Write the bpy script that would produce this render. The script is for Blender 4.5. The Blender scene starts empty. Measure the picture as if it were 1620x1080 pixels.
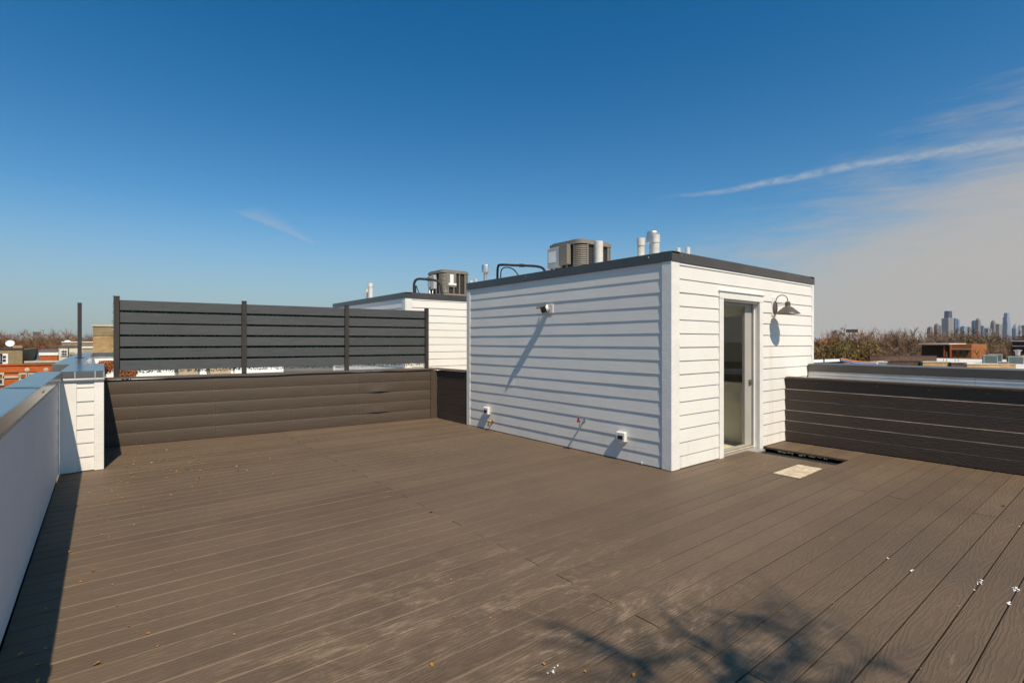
import bpy, math, random
from mathutils import Vector, Matrix, noise
random.seed(7)
R = math.radians
PI = math.pi
scene = bpy.context.scene
col = scene.collection

# ------------------------------------------------------------------ camera, sky, sun, exposure
YAW = 0.6735
CAM = Vector((-5.1595, -3.4992, 1.5054))
FPX = 810.0
cd = bpy.data.cameras.new('camera'); cd.sensor_width = 36.0; cd.lens = FPX / 1620 * 36.0
cd.clip_start = 0.05; cd.clip_end = 40000
cam = bpy.data.objects.new('camera', cd); col.objects.link(cam)
cam.location = CAM; cam.rotation_euler = (R(90), 0, -YAW); scene.camera = cam

FW = Vector((math.sin(YAW), math.cos(YAW), 0)); RT = Vector((math.cos(YAW), -math.sin(YAW), 0)); UP = Vector((0, 0, 1))
def vdir(px, py):
    return (FW + RT * ((px - 810) / FPX) + UP * ((540 - py) / FPX)).normalized()
def spot(px, py, d):
    """point at forward distance d seen at photo pixel (px, py)"""
    return CAM + (FW + RT * ((px - 810) / FPX) + UP * ((540 - py) / FPX)) * d

SUN_TRAVEL = Vector((0.155, 0.77, -1.0))
s = -SUN_TRAVEL.normalized()
SUN_EL = math.asin(s.z); SUN_ROT = math.atan2(s.x, s.y)
sd = bpy.data.lights.new('sun', 'SUN'); sd.energy = 5.0; sd.angle = R(0.53); sd.color = (1.0, 0.87, 0.70)
so = bpy.data.objects.new('sun', sd); col.objects.link(so)
so.rotation_euler = SUN_TRAVEL.to_track_quat('-Z', 'Y').to_euler(); so.location = (-8, -20, 30)

w = bpy.data.worlds.new('World'); scene.world = w; w.use_nodes = True
nt = w.node_tree; nt.nodes.clear()
SKY_STRENGTH = 0.1
class NG:
    """small helper to write node graphs as expressions"""
    def __init__(self, nt): self.nt = nt
    def n(self, t, **kw):
        x = self.nt.nodes.new(t)
        for k, v in kw.items(): setattr(x, k, v)
        return x
    def set(self, sock, v):
        if isinstance(v, bpy.types.NodeSocket): self.nt.links.new(v, sock)
        elif v is not None: sock.default_value = v
    def math(self, op, a, b=None, c=None, clamp=False):
        x = self.n('ShaderNodeMath', operation=op, use_clamp=clamp); self.set(x.inputs[0], a)
        if b is not None: self.set(x.inputs[1], b)
        if c is not None: self.set(x.inputs[2], c)
        return x.outputs[0]
    def vmath(self, op, a, b=None):
        x = self.n('ShaderNodeVectorMath', operation=op); self.set(x.inputs[0], a)
        if b is not None: self.set(x.inputs[1], b)
        return x.outputs['Value'] if op in ('DOT_PRODUCT', 'LENGTH', 'DISTANCE') else x.outputs[0]
    def mix(self, f, a, b, blend='MIX'):
        x = self.n('ShaderNodeMix', data_type='RGBA', blend_type=blend)
        self.set(x.inputs['Factor'], f); self.set(x.inputs[6], a); self.set(x.inputs[7], b)
        return x.outputs[2]
    def ramp(self, v, a, b, c=0.0, d=1.0, smooth=True):
        x = self.n('ShaderNodeMapRange', interpolation_type='SMOOTHSTEP' if smooth else 'LINEAR')
        self.set(x.inputs[0], v); self.set(x.inputs[1], a); self.set(x.inputs[2], b); self.set(x.inputs[3], c); self.set(x.inputs[4], d)
        return x.outputs[0]
    def noise(self, vec, scale, detail=4.0, rough=0.55, dist=0.0):
        x = self.n('ShaderNodeTexNoise'); self.set(x.inputs['Vector'], vec)
        x.inputs['Scale'].default_value = scale; x.inputs['Detail'].default_value = detail
        x.inputs['Roughness'].default_value = rough; x.inputs['Distortion'].default_value = dist
        return x.outputs['Fac']
    def mapping(self, vec, scale=(1, 1, 1), loc=(0, 0, 0), rot=(0, 0, 0)):
        x = self.n('ShaderNodeMapping'); self.set(x.inputs[0], vec)
        x.inputs['Scale'].default_value = scale; self.set(x.inputs['Location'], loc); x.inputs['Rotation'].default_value = rot
        return x.outputs[0]
    def sep(self, vec):
        x = self.n('ShaderNodeSeparateXYZ'); self.set(x.inputs[0], vec); return x.outputs
    def comb(self, a, b, c):
        x = self.n('ShaderNodeCombineXYZ'); self.set(x.inputs[0], a); self.set(x.inputs[1], b); self.set(x.inputs[2], c); return x.outputs[0]

g = NG(nt)
D = g.n('ShaderNodeTexCoord').outputs['Generated']
sky = g.n('ShaderNodeTexSky', sky_type='NISHITA'); sky.sun_disc = False
sky.sun_elevation = SUN_EL; sky.sun_rotation = SUN_ROT
sky.altitude = 200; sky.air_density = 1.0; sky.dust_density = 0.9; sky.ozone_density = 2.5
hs = g.n('ShaderNodeHueSaturation'); hs.inputs['Saturation'].default_value = 1.12; hs.inputs['Value'].default_value = 0.95
g.set(hs.inputs['Color'], sky.outputs[0])
skyc = hs.outputs[0]
elev = g.sep(D)[2]
# deeper blue overhead, as in the clear autumn sky
skyc = g.mix(1.0, skyc, (0.80, 1.10, 1.16, 1), 'MULTIPLY')
skyc = g.mix(g.ramp(elev, 0.0, 0.60), skyc, (0.06, 0.72, 0.92, 1), 'MULTIPLY')
def plane_dist(p0, p1):
    n = vdir(*p1).cross(vdir(*p0)).normalized()
    if n.z < 0: n = -n
    return n
CL = tuple(v / SKY_STRENGTH for v in (0.45, 0.425, 0.40)) + (1,)
CW = tuple(v / SKY_STRENGTH for v in (0.42, 0.46, 0.50)) + (1,)
# thin veil of high cloud low on the right
n1 = plane_dist((1150, 440), (1640, 215))
d1 = g.vmath('DOT_PRODUCT', D, tuple(n1))
wob = g.noise(g.mapping(D, (3, 3, 9)), 2.0, 6, 0.6, 0.5)
streak = g.noise(g.mapping(D, (2.2, 2.2, 22), rot=(0.18, 0.30, 0.3)), 3.2, 9, 0.70, 0.5)
dd = g.math('ADD', d1, g.math('ADD', g.math('MULTIPLY', g.math('SUBTRACT', wob, 0.5), 0.16), g.math('MULTIPLY', g.math('SUBTRACT', streak, 0.5), 0.22)))
veil = g.ramp(dd, 0.11, -0.12)
az = g.vmath('DOT_PRODUCT', D, tuple(vdir(1720, 500)))
veil = g.math('MULTIPLY', veil, g.ramp(az, 0.62, 0.88))
veil = g.math('MULTIPLY', veil, g.math('ADD', 0.74, g.math('MULTIPLY', streak, 0.36)), clamp=True)
# low dull haze along the horizon
hz = g.math('MULTIPLY', g.ramp(elev, 0.25, -0.02), 0.76)
skyc = g.mix(hz, skyc, tuple(v / SKY_STRENGTH for v in (0.330, 0.365, 0.385)) + (1,))
skyc = g.mix(veil, skyc, CL)
# vapour trail
n2 = plane_dist((1060, 309), (1640, 214))
t2 = vdir(1640, 214)
along = g.vmath('DOT_PRODUCT', D, tuple(t2))
w2 = g.noise(g.mapping(D, (1, 1, 1)), 5.0, 2, 0.5)
d2 = g.vmath('DOT_PRODUCT', D, tuple(n2))
A0 = vdir(1055, 312).dot(t2)
sag = g.math('MULTIPLY', g.ramp(along, A0, 0.93), g.ramp(along, 1.0, 0.95))
d2 = g.math('ADD', d2, g.math('ADD', g.math('MULTIPLY', sag, 0.008), g.math('MULTIPLY', g.math('SUBTRACT', w2, 0.5), 0.018)))
fine = g.noise(g.mapping(D, (1, 1, 1.8)), 34.0, 9, 0.72, 1.0)
wd = g.ramp(along, A0, 1.0, 0.004, 0.0082, smooth=False)
tr = g.ramp(g.math('DIVIDE', g.math('ABSOLUTE', d2), wd), 1.3, 0.1)
tr = g.math('MULTIPLY', tr, g.ramp(along, A0 - 0.02, A0 + 0.06))
tr = g.math('MULTIPLY', tr, g.ramp(fine, 0.30, 0.66, 0.10, 0.95))
skyc = g.mix(g.math('MULTIPLY', tr, 0.62), skyc, CW)
# small torn wisp over the fence
n3 = plane_dist((368, 334), (510, 391))
d3 = g.vmath('DOT_PRODUCT', D, tuple(n3))
a3 = g.vmath('DOT_PRODUCT', D, tuple((vdir(510, 391) - vdir(366, 330)).normalized()))
base3 = vdir(366, 330).dot((vdir(510, 391) - vdir(366, 330)).normalized()); end3 = vdir(512, 391).dot((vdir(510, 391) - vdir(366, 330)).normalized())
q3 = g.ramp(a3, base3, end3, smooth=False)
wid3 = g.math('ADD', 0.004, g.math('MULTIPLY', g.math('MULTIPLY', g.ramp(q3, 0.0, 0.3), g.ramp(q3, 1.0, 0.3)), 0.026))
u3 = g.math('DIVIDE', g.math('ADD', d3, g.math('MULTIPLY', g.math('SUBTRACT', fine, 0.5), 0.008)), wid3)
m3 = g.math('MULTIPLY', g.ramp(u3, -0.12, 0.12), g.ramp(u3, 1.0, 0.1))
m3 = g.math('MULTIPLY', m3, g.math('MULTIPLY', g.ramp(q3, 0.0, 0.12), g.ramp(q3, 1.0, 0.75)))
m3 = g.math('MULTIPLY', m3, g.ramp(fine, 0.25, 0.7, 0.35, 0.8))
skyc = g.mix(g.math('MULTIPLY', m3, 0.45), skyc, CW)
bg = g.n('ShaderNodeBackground'); g.set(bg.inputs[0], skyc); bg.inputs[1].default_value = SKY_STRENGTH
wo = g.n('ShaderNodeOutputWorld'); nt.links.new(bg.outputs[0], wo.inputs[0])

vs = scene.view_settings
vs.view_transform = 'Standard'; vs.look = 'None'; vs.gamma = 1.0; vs.exposure = 0.10; vs.use_curve_mapping = False
scene.render.engine = 'CYCLES'
scene.cycles.max_bounces = 8; scene.cycles.transparent_max_bounces = 12

# ------------------------------------------------------------------ materials
def new_mat(name):
    m = bpy.data.materials.new(name); m.use_nodes = True
    return m, NG(m.node_tree), m.node_tree.nodes['Principled BSDF']
def c4(c): return (c[0], c[1], c[2], 1)
def simple(name, color, rough=0.6, metal=0.0, var=0.12, vscale=3.0, bump=0.0, bscale=60.0, stretch=(1, 1, 1), spec=0.5, perobj=0.0, fine=0.0):
    """base colour broken up by noise, with fine relief"""
    m, g, b = new_mat(name)
    P = g.n('ShaderNodeNewGeometry').outputs['Position']
    P = g.mapping(P, stretch)
    f = g.noise(P, vscale, 5, 0.6)
    lo = tuple(x * (1 - var) for x in color); hi = tuple(min(1, x * (1 + var)) for x in color)
    c = g.mix(g.ramp(f, 0.3, 0.7), c4(lo), c4(hi))
    if fine:
        c = g.mix(g.math('MULTIPLY', g.ramp(g.noise(P, bscale, 3, 0.7), 0.45, 0.75), fine), c, c4(tuple(x * 0.45 for x in color)))
    if perobj:
        r = g.n('ShaderNodeObjectInfo').outputs['Random']
        c = g.mix(1.0, c, g.comb(*[g.ramp(r, 0, 1, 1 - perobj, 1 + perobj, False)] * 3), 'MULTIPLY')
    g.set(b.inputs['Base Color'], c)
    b.inputs['Roughness'].default_value = rough; b.inputs['Metallic'].default_value = metal
    b.inputs['Specular IOR Level'].default_value = spec
    if bump:
        bp = g.n('ShaderNodeBump'); bp.inputs['Strength'].default_value = 1.0; bp.inputs['Distance'].default_value = bump
        g.set(bp.inputs['Height'], g.noise(P, bscale, 4, 0.6)); g.set(b.inputs['Normal'], bp.outputs[0])
    return m

PITCH = 0.1585; SEAM0 = -2.98
def deck_material(name, color, axis='x', dusty=True, pitch=PITCH, seam0=SEAM0, depth=0.0018, across='y'):
    """embossed composite decking: cathedral grain per board, dust and scuffs"""
    m, g, b = new_mat(name)
    P = g.n('ShaderNodeNewGeometry').outputs['Position']
    X, Y, Z = g.sep(P)
    L = X if axis == 'x' else Y
    A = Y if across == 'y' else Z
    rnd = g.n('ShaderNodeObjectInfo').outputs['Random']
    v = g.math('SUBTRACT', g.math('FRACT', g.math('DIVIDE', g.math('SUBTRACT', A, seam0), pitch)), 0.5)
    v = g.math('MULTIPLY', v, pitch)
    off = g.math('MULTIPLY', rnd, 57.0)
    lv = g.comb(g.math('ADD', L, off), off, 0.0)
    zc = g.math('ADD', 0.012, g.math('MULTIPLY', g.noise(g.mapping(lv, (0.62, 1, 1)), 1.0, 1, 0.4), 0.20))
    yc = g.math('MULTIPLY', g.math('SUBTRACT', g.noise(g.mapping(lv, (0.6, 1, 1), loc=(9, 3, 0)), 1.0, 1, 0.4), 0.5), 0.09)
    dv = g.math('SUBTRACT', v, yc)
    wig = g.math('MULTIPLY', g.math('SUBTRACT', g.noise(g.mapping(g.comb(g.math('ADD', L, off), g.math('MULTIPLY', v, 6), 0.0), (4, 4, 1)), 1.6, 3, 0.6), 0.5), 0.018)
    rr = g.math('ADD', g.math('SQRT', g.math('ADD', g.math('MULTIPLY', dv, dv), g.math('MULTIPLY', zc, zc))), wig)
    ring = g.math('SINE', g.math('MULTIPLY', rr, 760.0))
    fine = g.noise(g.mapping(g.comb(L, A, Z), (6, 220, 220) if axis == 'x' else (6, 220, 220)), 1.0, 3, 0.6)
    grain = g.math('ADD', g.math('MULTIPLY', g.ramp(ring, -0.5, 0.9), 0.75), g.math('MULTIPLY', fine, 0.5))
    big = g.noise(P, 0.8, 5, 0.6)
    c = g.mix(g.ramp(big, 0.3, 0.7), c4([x * 0.92 for x in color]), c4([x * 1.08 for x in color]))
    c = g.mix(1.0, c, g.comb(*[g.ramp(rnd, 0, 1, 0.90, 1.09, False)] * 3), 'MULTIPLY')
    c = g.mix(g.ramp(grain, 0.25, 0.95, 0.13, 0.0), c, c4([x * 0.45 for x in color]))
    if dusty:
        # sandy, sun-bleached dust where people walk and dark damp blotches
        dust = g.noise(g.mapping(P, (1.0, 1.9, 1)), 1.9, 12, 0.74, 1.6)
        dmask = g.math('MULTIPLY', g.ramp(dust, 0.47, 0.70), g.ramp(g.vmath('DISTANCE', P, (-3.6, -1.7, 0)), 2.0, 0.5, 0.05, 0.85))
        c = g.mix(g.math('MULTIPLY', dmask, g.ramp(grain, 0.2, 0.9, 0.45, 1.0)), c, c4((0.335, 0.235, 0.155)))
        scuff = g.noise(g.mapping(P, (1.4, 5, 1), loc=(3, 8, 0)), 2.1, 7, 0.7, 0.4)
        c = g.mix(g.math('MULTIPLY', g.ramp(scuff, 0.62, 0.76), 0.6), c, c4((0.27, 0.185, 0.125)))
        dark = g.noise(g.mapping(P, (1, 1.3, 1), loc=(-4, 2, 0)), 1.1, 7, 0.65, 0.7)
        c = g.mix(g.math('MULTIPLY', g.math('MULTIPLY', g.ramp(dark, 0.50, 0.68), 0.6), g.ramp(g.vmath('DISTANCE', P, (-3.5, -2.2, 0)), 2.2, 0.9)), c, c4([x * 0.5 for x in color]))
        spk = g.n('ShaderNodeTexVoronoi'); g.set(spk.inputs['Vector'], P); spk.inputs['Scale'].default_value = 5.5
        c = g.mix(g.math('MULTIPLY', g.ramp(g.math('ADD', spk.outputs['Distance'], g.math('MULTIPLY', fine, 0.06)), 0.085, 0.05), g.math('MULTIPLY', g.ramp(big, 0.52, 0.6), 0.5)), c, c4((0.34, 0.27, 0.2)))
    g.set(b.inputs['Base Color'], c)
    g.set(b.inputs['Roughness'], g.ramp(big, 0.2, 0.8, 0.52, 0.68))
    b.inputs['Specular IOR Level'].default_value = 0.35
    bp = g.n('ShaderNodeBump'); bp.inputs['Strength'].default_value = 1.0; bp.inputs['Distance'].default_value = depth
    g.set(bp.inputs['Height'], grain); g.set(b.inputs['Normal'], bp.outputs[0])
    return m

def siding_material(name, color, axis='x', dirt=0.0):
    m, g, b = new_mat(name)
    P = g.n('ShaderNodeNewGeometry').outputs['Position']
    rnd = g.math('MULTIPLY', g.n('ShaderNodeObjectInfo').outputs['Random'], 40.0)
    Q = g.vmath('ADD', P, g.comb(rnd, rnd, 0.0))
    st = (3.0, 40, 70) if axis == 'x' else (40, 3.0, 70)
    gr = g.noise(g.mapping(Q, st), 1.0, 4, 0.62, 0.8)
    bl = g.noise(P, 1.3, 5, 0.6)
    c = g.mix(g.ramp(bl, 0.3, 0.7), c4([x * 0.95 for x in color]), c4(color))
    c = g.mix(g.ramp(gr, 0.55, 0.8, 0.0, 0.14), c, c4([x * 0.7 for x in color]))
    if dirt:
        xx, yy, z = g.sep(P)
        dn = g.noise(g.mapping(P, (6, 6, 1.2)), 1.6, 6, 0.7)
        dm = g.math('MULTIPLY', g.math('MULTIPLY', g.ramp(z, 0.5, 0.0), g.ramp(dn, 0.45, 0.75)), dirt)
        c = g.mix(dm, c, c4((0.45, 0.36, 0.24)))
        if axis == 'x':          # rusty runs below the lamp and at the door jamb
            rn = g.noise(g.mapping(P, (14, 1, 0.8)), 1.4, 5, 0.7)
            run = g.math('MULTIPLY', g.math('MULTIPLY', g.ramp(g.math('ABSOLUTE', g.math('SUBTRACT', xx, 2.47)), 0.13, 0.02), g.ramp(z, 1.52, 1.40)), g.ramp(rn, 0.35, 0.7))
            c = g.mix(g.math('MULTIPLY', run, g.math('MULTIPLY', g.ramp(yy, 1.0, 0.5), 0.32)), c, c4((0.60, 0.44, 0.22)))
    g.set(b.inputs['Base Color'], c); b.inputs['Roughness'].default_value = 0.62
    b.inputs['Specular IOR Level'].default_value = 0.35
    bp = g.n('ShaderNodeBump'); bp.inputs['Distance'].default_value = 0.0013; bp.inputs['Strength'].default_value = 1.0
    g.set(bp.inputs['Height'], gr); g.set(b.inputs['Normal'], bp.outputs[0])
    return m

def brick_material(name, c1, c2, mortar, scale=1.0, axis='x'):
    m, g, b = new_mat(name)
    P = g.n('ShaderNodeNewGeometry').outputs['Position']
    X, Y, Z = g.sep(P)
    br = g.n('ShaderNodeTexBrick'); g.set(br.inputs['Vector'], g.comb(g.math('ADD', X, Y), Z, 0.0))
    br.inputs['Color1'].default_value = c4(c1); br.inputs['Color2'].default_value = c4(c2); br.inputs['Mortar'].default_value = c4(mortar)
    br.inputs['Scale'].default_value = scale; br.inputs['Brick Width'].default_value = 0.21; br.inputs['Row Height'].default_value = 0.075
    br.inputs['Mortar Size'].default_value = 0.009
    f = g.noise(P, 2.4, 7, 0.72)
    c = g.mix(g.ramp(f, 0.35, 0.72, 0.0, 0.75), br.outputs['Color'], c4([x * 0.55 for x in c1]))
    g.set(b.inputs['Base Color'], c); b.inputs['Roughness'].default_value = 0.85
    bp = g.n('ShaderNodeBump'); bp.inputs['Distance'].default_value = 0.01; g.set(bp.inputs['Height'], br.outputs['Fac']); bp.invert = True
    g.set(b.inputs['Normal'], bp.outputs[0])
    return m

DECK = (0.131, 0.0895, 0.0555)
M = {}
M['deck'] = deck_material('deck composite', DECK)
M['clad_dark'] = deck_material('dark composite cladding', (0.062, 0.045, 0.034), axis='y', dusty=False, pitch=0.1625, seam0=0.0, across='z')
M['clad_side'] = deck_material('dark side cladding', (0.062, 0.045, 0.034), axis='y', dusty=False, pitch=0.158, seam0=0.0, across='z')
M['clad_brown'] = simple('brown fascia composite', (0.074, 0.053, 0.037), 0.55, var=0.10, vscale=2.0, bump=0.0006, bscale=9, stretch=(1, 12, 26), perobj=0.06, spec=0.4)
M['cap_brown'] = simple('brown cap board', (0.105, 0.076, 0.054), 0.5, var=0.1, bump=0.0006, bscale=9, stretch=(1, 12, 26))
M['void'] = simple('black underlayment', (0.012, 0.012, 0.013), 0.9, var=0.3)
M['side_x'] = siding_material('white siding along x', (0.785, 0.745, 0.682), 'x', 0.35)
M['side_y'] = siding_material('white siding along y', (0.785, 0.745, 0.682), 'y', 0.2)
M['trim'] = simple('white rough sawn trim', (0.785, 0.748, 0.69), 0.65, var=0.05, bump=0.0025, bscale=26, stretch=(1, 1, 1.8))
M['trim_smooth'] = simple('white painted trim', (0.785, 0.748, 0.69), 0.5, var=0.04, bump=0.0008, bscale=50)
M['fascia'] = simple('dark bronze metal', (0.052, 0.043, 0.036), 0.30, var=0.15, vscale=1.2, bump=0.0008, bscale=3.0, spec=0.9)
M['coping'] = simple('bronze coping metal', (0.38, 0.36, 0.34), 0.22, var=0.08, vscale=1.5, bump=0.0010, bscale=2.5, spec=0.8, metal=0.92)
m, g, b = new_mat('board edge paler towards the left side')
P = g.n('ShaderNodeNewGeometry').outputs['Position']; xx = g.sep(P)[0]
f = g.math('MULTIPLY', g.ramp(g.math('ADD', xx, g.math('MULTIPLY', g.noise(P, 1.1, 3, 0.6), 2.4)), -0.6, -3.0), g.ramp(g.noise(g.mapping(P, (1.5, 9, 1)), 1.0, 3, 0.6), 0.3, 0.55))  # edge colour turns paler towards the left side, in streaks
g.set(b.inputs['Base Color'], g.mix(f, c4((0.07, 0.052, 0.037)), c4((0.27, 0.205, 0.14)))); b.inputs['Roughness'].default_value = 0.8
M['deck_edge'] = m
M['clad_edge'] = simple('pale board edge with highlight', (0.40, 0.33, 0.26), 0.8, var=0.35, vscale=4)  # top-edge sun highlight put into the colour of the uncapped board core
M['flash'] = simple('grey flashing metal', (0.50, 0.49, 0.47), 0.38, metal=0.5, var=0.08, bump=0.0012, bscale=5)
M['galv'] = simple('galvanised metal', (0.62, 0.61, 0.60), 0.35, metal=0.8, var=0.12, vscale=9)
M['slat'] = simple('charcoal stained slat', (0.066, 0.068, 0.068), 0.55, var=0.16, vscale=3, bump=0.0006, bscale=7, stretch=(1.2, 14, 22), perobj=0.10)
M['post'] = simple('dark brown metal post', (0.040, 0.031, 0.026), 0.45, var=0.15, bump=0.0004, bscale=60)
M['membrane'] = simple('white roof membrane', (0.62, 0.61, 0.59), 0.8, var=0.12, vscale=0.8)
M['pvc'] = simple('weathered white plastic pipe', (0.62, 0.585, 0.53), 0.5, var=0.12, vscale=9, fine=0.25, bscale=26)
M['rubber'] = simple('black pipe insulation', (0.018, 0.018, 0.019), 0.6, var=0.3, bump=0.0008, bscale=90)
M['ac_case'] = simple('taupe unit casing', (0.21, 0.18, 0.145), 0.5, var=0.06, vscale=4)
M['ac_dark'] = simple('dark coil fins', (0.035, 0.030, 0.025), 0.7, var=0.3, vscale=30)
M['ac_grey'] = simple('grey disconnect box', (0.42, 0.42, 0.40), 0.5, var=0.08)
M['sticker'] = simple('white label sheet', (0.78, 0.77, 0.75), 0.5, var=0.05)
M['lamp'] = simple('bronze lamp metal', (0.105, 0.083, 0.064), 0.42, var=0.15, spec=0.6)
M['lamp_white'] = simple('white lamp inside', (0.8, 0.78, 0.74), 0.5, var=0.02)
M['black'] = simple('black plastic', (0.012, 0.012, 0.013), 0.25, var=0.1)
M['chrome'] = simple('polished metal', (0.75, 0.73, 0.70), 0.22, metal=1.0, var=0.05)
M['red'] = simple('red valve handle', (0.50, 0.02, 0.03), 0.4, var=0.1)
M['yellow'] = simple('yellow valve handle', (0.70, 0.42, 0.03), 0.4, var=0.1)
M['brass'] = simple('aged brass', (0.45, 0.30, 0.14), 0.35, metal=1.0, var=0.15)
M['plastic'] = simple('cream plastic cover', (0.80, 0.77, 0.70), 0.35, var=0.04)
M['wallpaint'] = simple('warm interior paint', (0.84, 0.79, 0.62), 0.85, var=0.04, bump=0.0006, bscale=80)
M['halfwall'] = simple('cream half wall', (0.84, 0.78, 0.63), 0.8, var=0.04, bump=0.0006, bscale=80)
M['floor_in'] = simple('interior floor', (0.74, 0.66, 0.52), 0.5, var=0.2)
M['sill'] = simple('grey sill metal', (0.40, 0.385, 0.36), 0.4, metal=0.4, var=0.1)
M['sill_wood'] = simple('sandy sill strip', (0.55, 0.42, 0.28), 0.6, var=0.15, vscale=12)
M['door_paint'] = simple('taupe door paint', (0.40, 0.37, 0.325), 0.5, var=0.04, bump=0.0005, bscale=60)
M['mat'] = simple('pale particle board', (0.52, 0.42, 0.29), 0.85, var=0.30, vscale=16, bump=0.002, bscale=70, fine=0.35)
M['leaf'] = simple('orange dry leaf', (0.55, 0.22, 0.035), 0.6, var=0.3, vscale=30, perobj=0.35)
M['leaf_brown'] = simple('brown dry leaf', (0.11, 0.06, 0.025), 0.7, var=0.3, vscale=30)
M['fleck'] = simple('white caulk crumb', (0.80, 0.78, 0.74), 0.7, var=0.1, vscale=30)
M['screw'] = simple('screw heads', (0.34, 0.27, 0.20), 0.4, metal=0.5, var=0.2)
M['ivy'] = simple('artificial hedge leaf', (0.075, 0.215, 0.095), 0.28, var=0.5, vscale=40, spec=0.8)
M['gravel'] = simple('white gravel', (0.34, 0.33, 0.31), 0.9, var=0.3, vscale=60)
M['chalk'] = simple('chalky scratch', (0.23, 0.165, 0.115), 0.9, var=0.3, vscale=20)
# glass: mostly clear with a mirror coat
m, g, b = new_mat('door glass')
m.node_tree.nodes.remove(b)
tr_ = g.n('ShaderNodeBsdfTransparent'); tr_.inputs[0].default_value = (0.96, 0.97, 0.95, 1)
gl = g.n('ShaderNodeBsdfGlossy'); gl.inputs['Roughness'].default_value = 0.02; gl.inputs[0].default_value = (0.9, 0.9, 0.9, 1)
fr = g.n('ShaderNodeFresnel'); fr.inputs[0].default_value = 1.5
mx = g.n('ShaderNodeMixShader'); g.set(mx.inputs[0], g.math('MULTIPLY', fr.outputs[0], g.math('SUBTRACT', 1.0, g.n('ShaderNodeNewGeometry').outputs['Backfacing']))); m.node_tree.links.new(tr_.outputs[0], mx.inputs[1]); m.node_tree.links.new(gl.outputs[0], mx.inputs[2])
m.node_tree.links.new(mx.outputs[0], m.node_tree.nodes['Material Output'].inputs[0])
M['glass'] = m
M['window'] = simple('dark window glass', (0.03, 0.035, 0.04), 0.08, var=0.2, spec=0.9)

# background materials
M['ground'] = simple('city ground', (0.13, 0.115, 0.09), 0.95, var=0.4, vscale=0.03)
M['brick_orange'] = brick_material('orange brick', (0.62, 0.135, 0.022), (0.54, 0.105, 0.02), (0.42, 0.13, 0.04))
M['brick_amber'] = brick_material('amber brick', (0.50, 0.165, 0.03), (0.44, 0.13, 0.025), (0.40, 0.17, 0.06))
M['brick_tan'] = brick_material('tan brick', (0.36, 0.26, 0.125), (0.30, 0.21, 0.10), (0.33, 0.25, 0.15))
M['brick_yellow'] = brick_material('yellow brick', (0.56, 0.34, 0.13), (0.38, 0.21, 0.085), (0.50, 0.37, 0.22))
M['brick_dark'] = brick_material('dark brown brick', (0.11, 0.055, 0.032), (0.09, 0.045, 0.03), (0.14, 0.09, 0.06))
M['brick_red'] = brick_material('dark red brick', (0.16, 0.035, 0.03), (0.13, 0.03, 0.028), (0.15, 0.07, 0.06))
M['stone'] = simple('limestone trim', (0.50, 0.42, 0.30), 0.8, var=0.12)
M['shingle'] = simple('grey shingle roof', (0.095, 0.098, 0.10), 0.9, var=0.25, vscale=3, bump=0.01, bscale=9)
M['cream'] = simple('cream stucco', (0.62, 0.55, 0.44), 0.85, var=0.08, vscale=1)
M['white_paint'] = simple('white paint', (0.78, 0.75, 0.71), 0.6, var=0.06)
M['tan_wall'] = simple('tan stucco', (0.38, 0.30, 0.20), 0.85, var=0.08)
M['roof_dark'] = simple('dark tar roof', (0.055, 0.045, 0.038), 0.9, var=0.3)
M['roof_red'] = simple('rust tile roof', (0.20, 0.05, 0.03), 0.85, var=0.3, vscale=2)
M['roof_white'] = simple('pale coated roof', (0.66, 0.61, 0.55), 0.75, var=0.15, vscale=0.25)
M['green_case'] = simple('green grey unit casing', (0.30, 0.36, 0.33), 0.5, var=0.08)
M['green_fin'] = simple('green grey coil', (0.11, 0.125, 0.11), 0.7, var=0.2, vscale=20)
M['orange_plastic'] = simple('orange tarp edge', (0.62, 0.17, 0.02), 0.5, var=0.1)
M['blue_tarp'] = simple('blue tarp', (0.10, 0.16, 0.34), 0.55, var=0.15)
M['bark'] = simple('grey brown bark', (0.13, 0.095, 0.066), 0.95, var=0.3, vscale=2)
M['twig'] = simple('brown twigs', (0.205, 0.092, 0.038), 0.95, var=0.35, vscale=0.35, perobj=0.25)
M['twig_grey'] = simple('grey brown twigs', (0.195, 0.120, 0.070), 0.95, var=0.35, vscale=0.35, perobj=0.2)
M['twig_red'] = simple('reddish twigs', (0.25, 0.085, 0.042), 0.95, var=0.35, vscale=0.5, perobj=0.2)
M['bud'] = simple('olive spring leaves', (0.155, 0.135, 0.022), 0.8, var=0.4, vscale=0.5, perobj=0.2)
M['bud_dark'] = simple('dark green leaves', (0.060, 0.065, 0.028), 0.8, var=0.4, vscale=0.5, perobj=0.2)
M['russet'] = simple('russet leaves', (0.36, 0.11, 0.030), 0.8, var=0.4, vscale=6)
def tower_material(name, a, bcol, sx=14.0, sz=9.0):
    m, g, b = new_mat(name)
    P = g.n('ShaderNodeNewGeometry').outputs['Position']; X, Y, Z = g.sep(P)
    ln = g.math('FRACT', g.math('DIVIDE', g.math('ADD', X, Y), sx)); lz = g.math('FRACT', g.math('DIVIDE', Z, sz))
    f = g.math('MULTIPLY', g.ramp(ln, 0.35, 0.45), g.ramp(lz, 0.2, 0.3))
    c = g.mix(f, c4(a), c4(bcol)); g.set(b.inputs['Base Color'], c); b.inputs['Roughness'].default_value = 0.5
    return m
M['tower_blue'] = tower_material('blue glass tower', (0.10, 0.16, 0.26), (0.07, 0.12, 0.21))
M['tower_dark'] = tower_material('dark glass tower', (0.05, 0.075, 0.12), (0.035, 0.055, 0.095))
M['tower_tan'] = tower_material('tan stone tower', (0.34, 0.29, 0.24), (0.16, 0.14, 0.13))
M['tower_brown'] = tower_material('brown stone tower', (0.25, 0.20, 0.17), (0.12, 0.105, 0.10))
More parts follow.
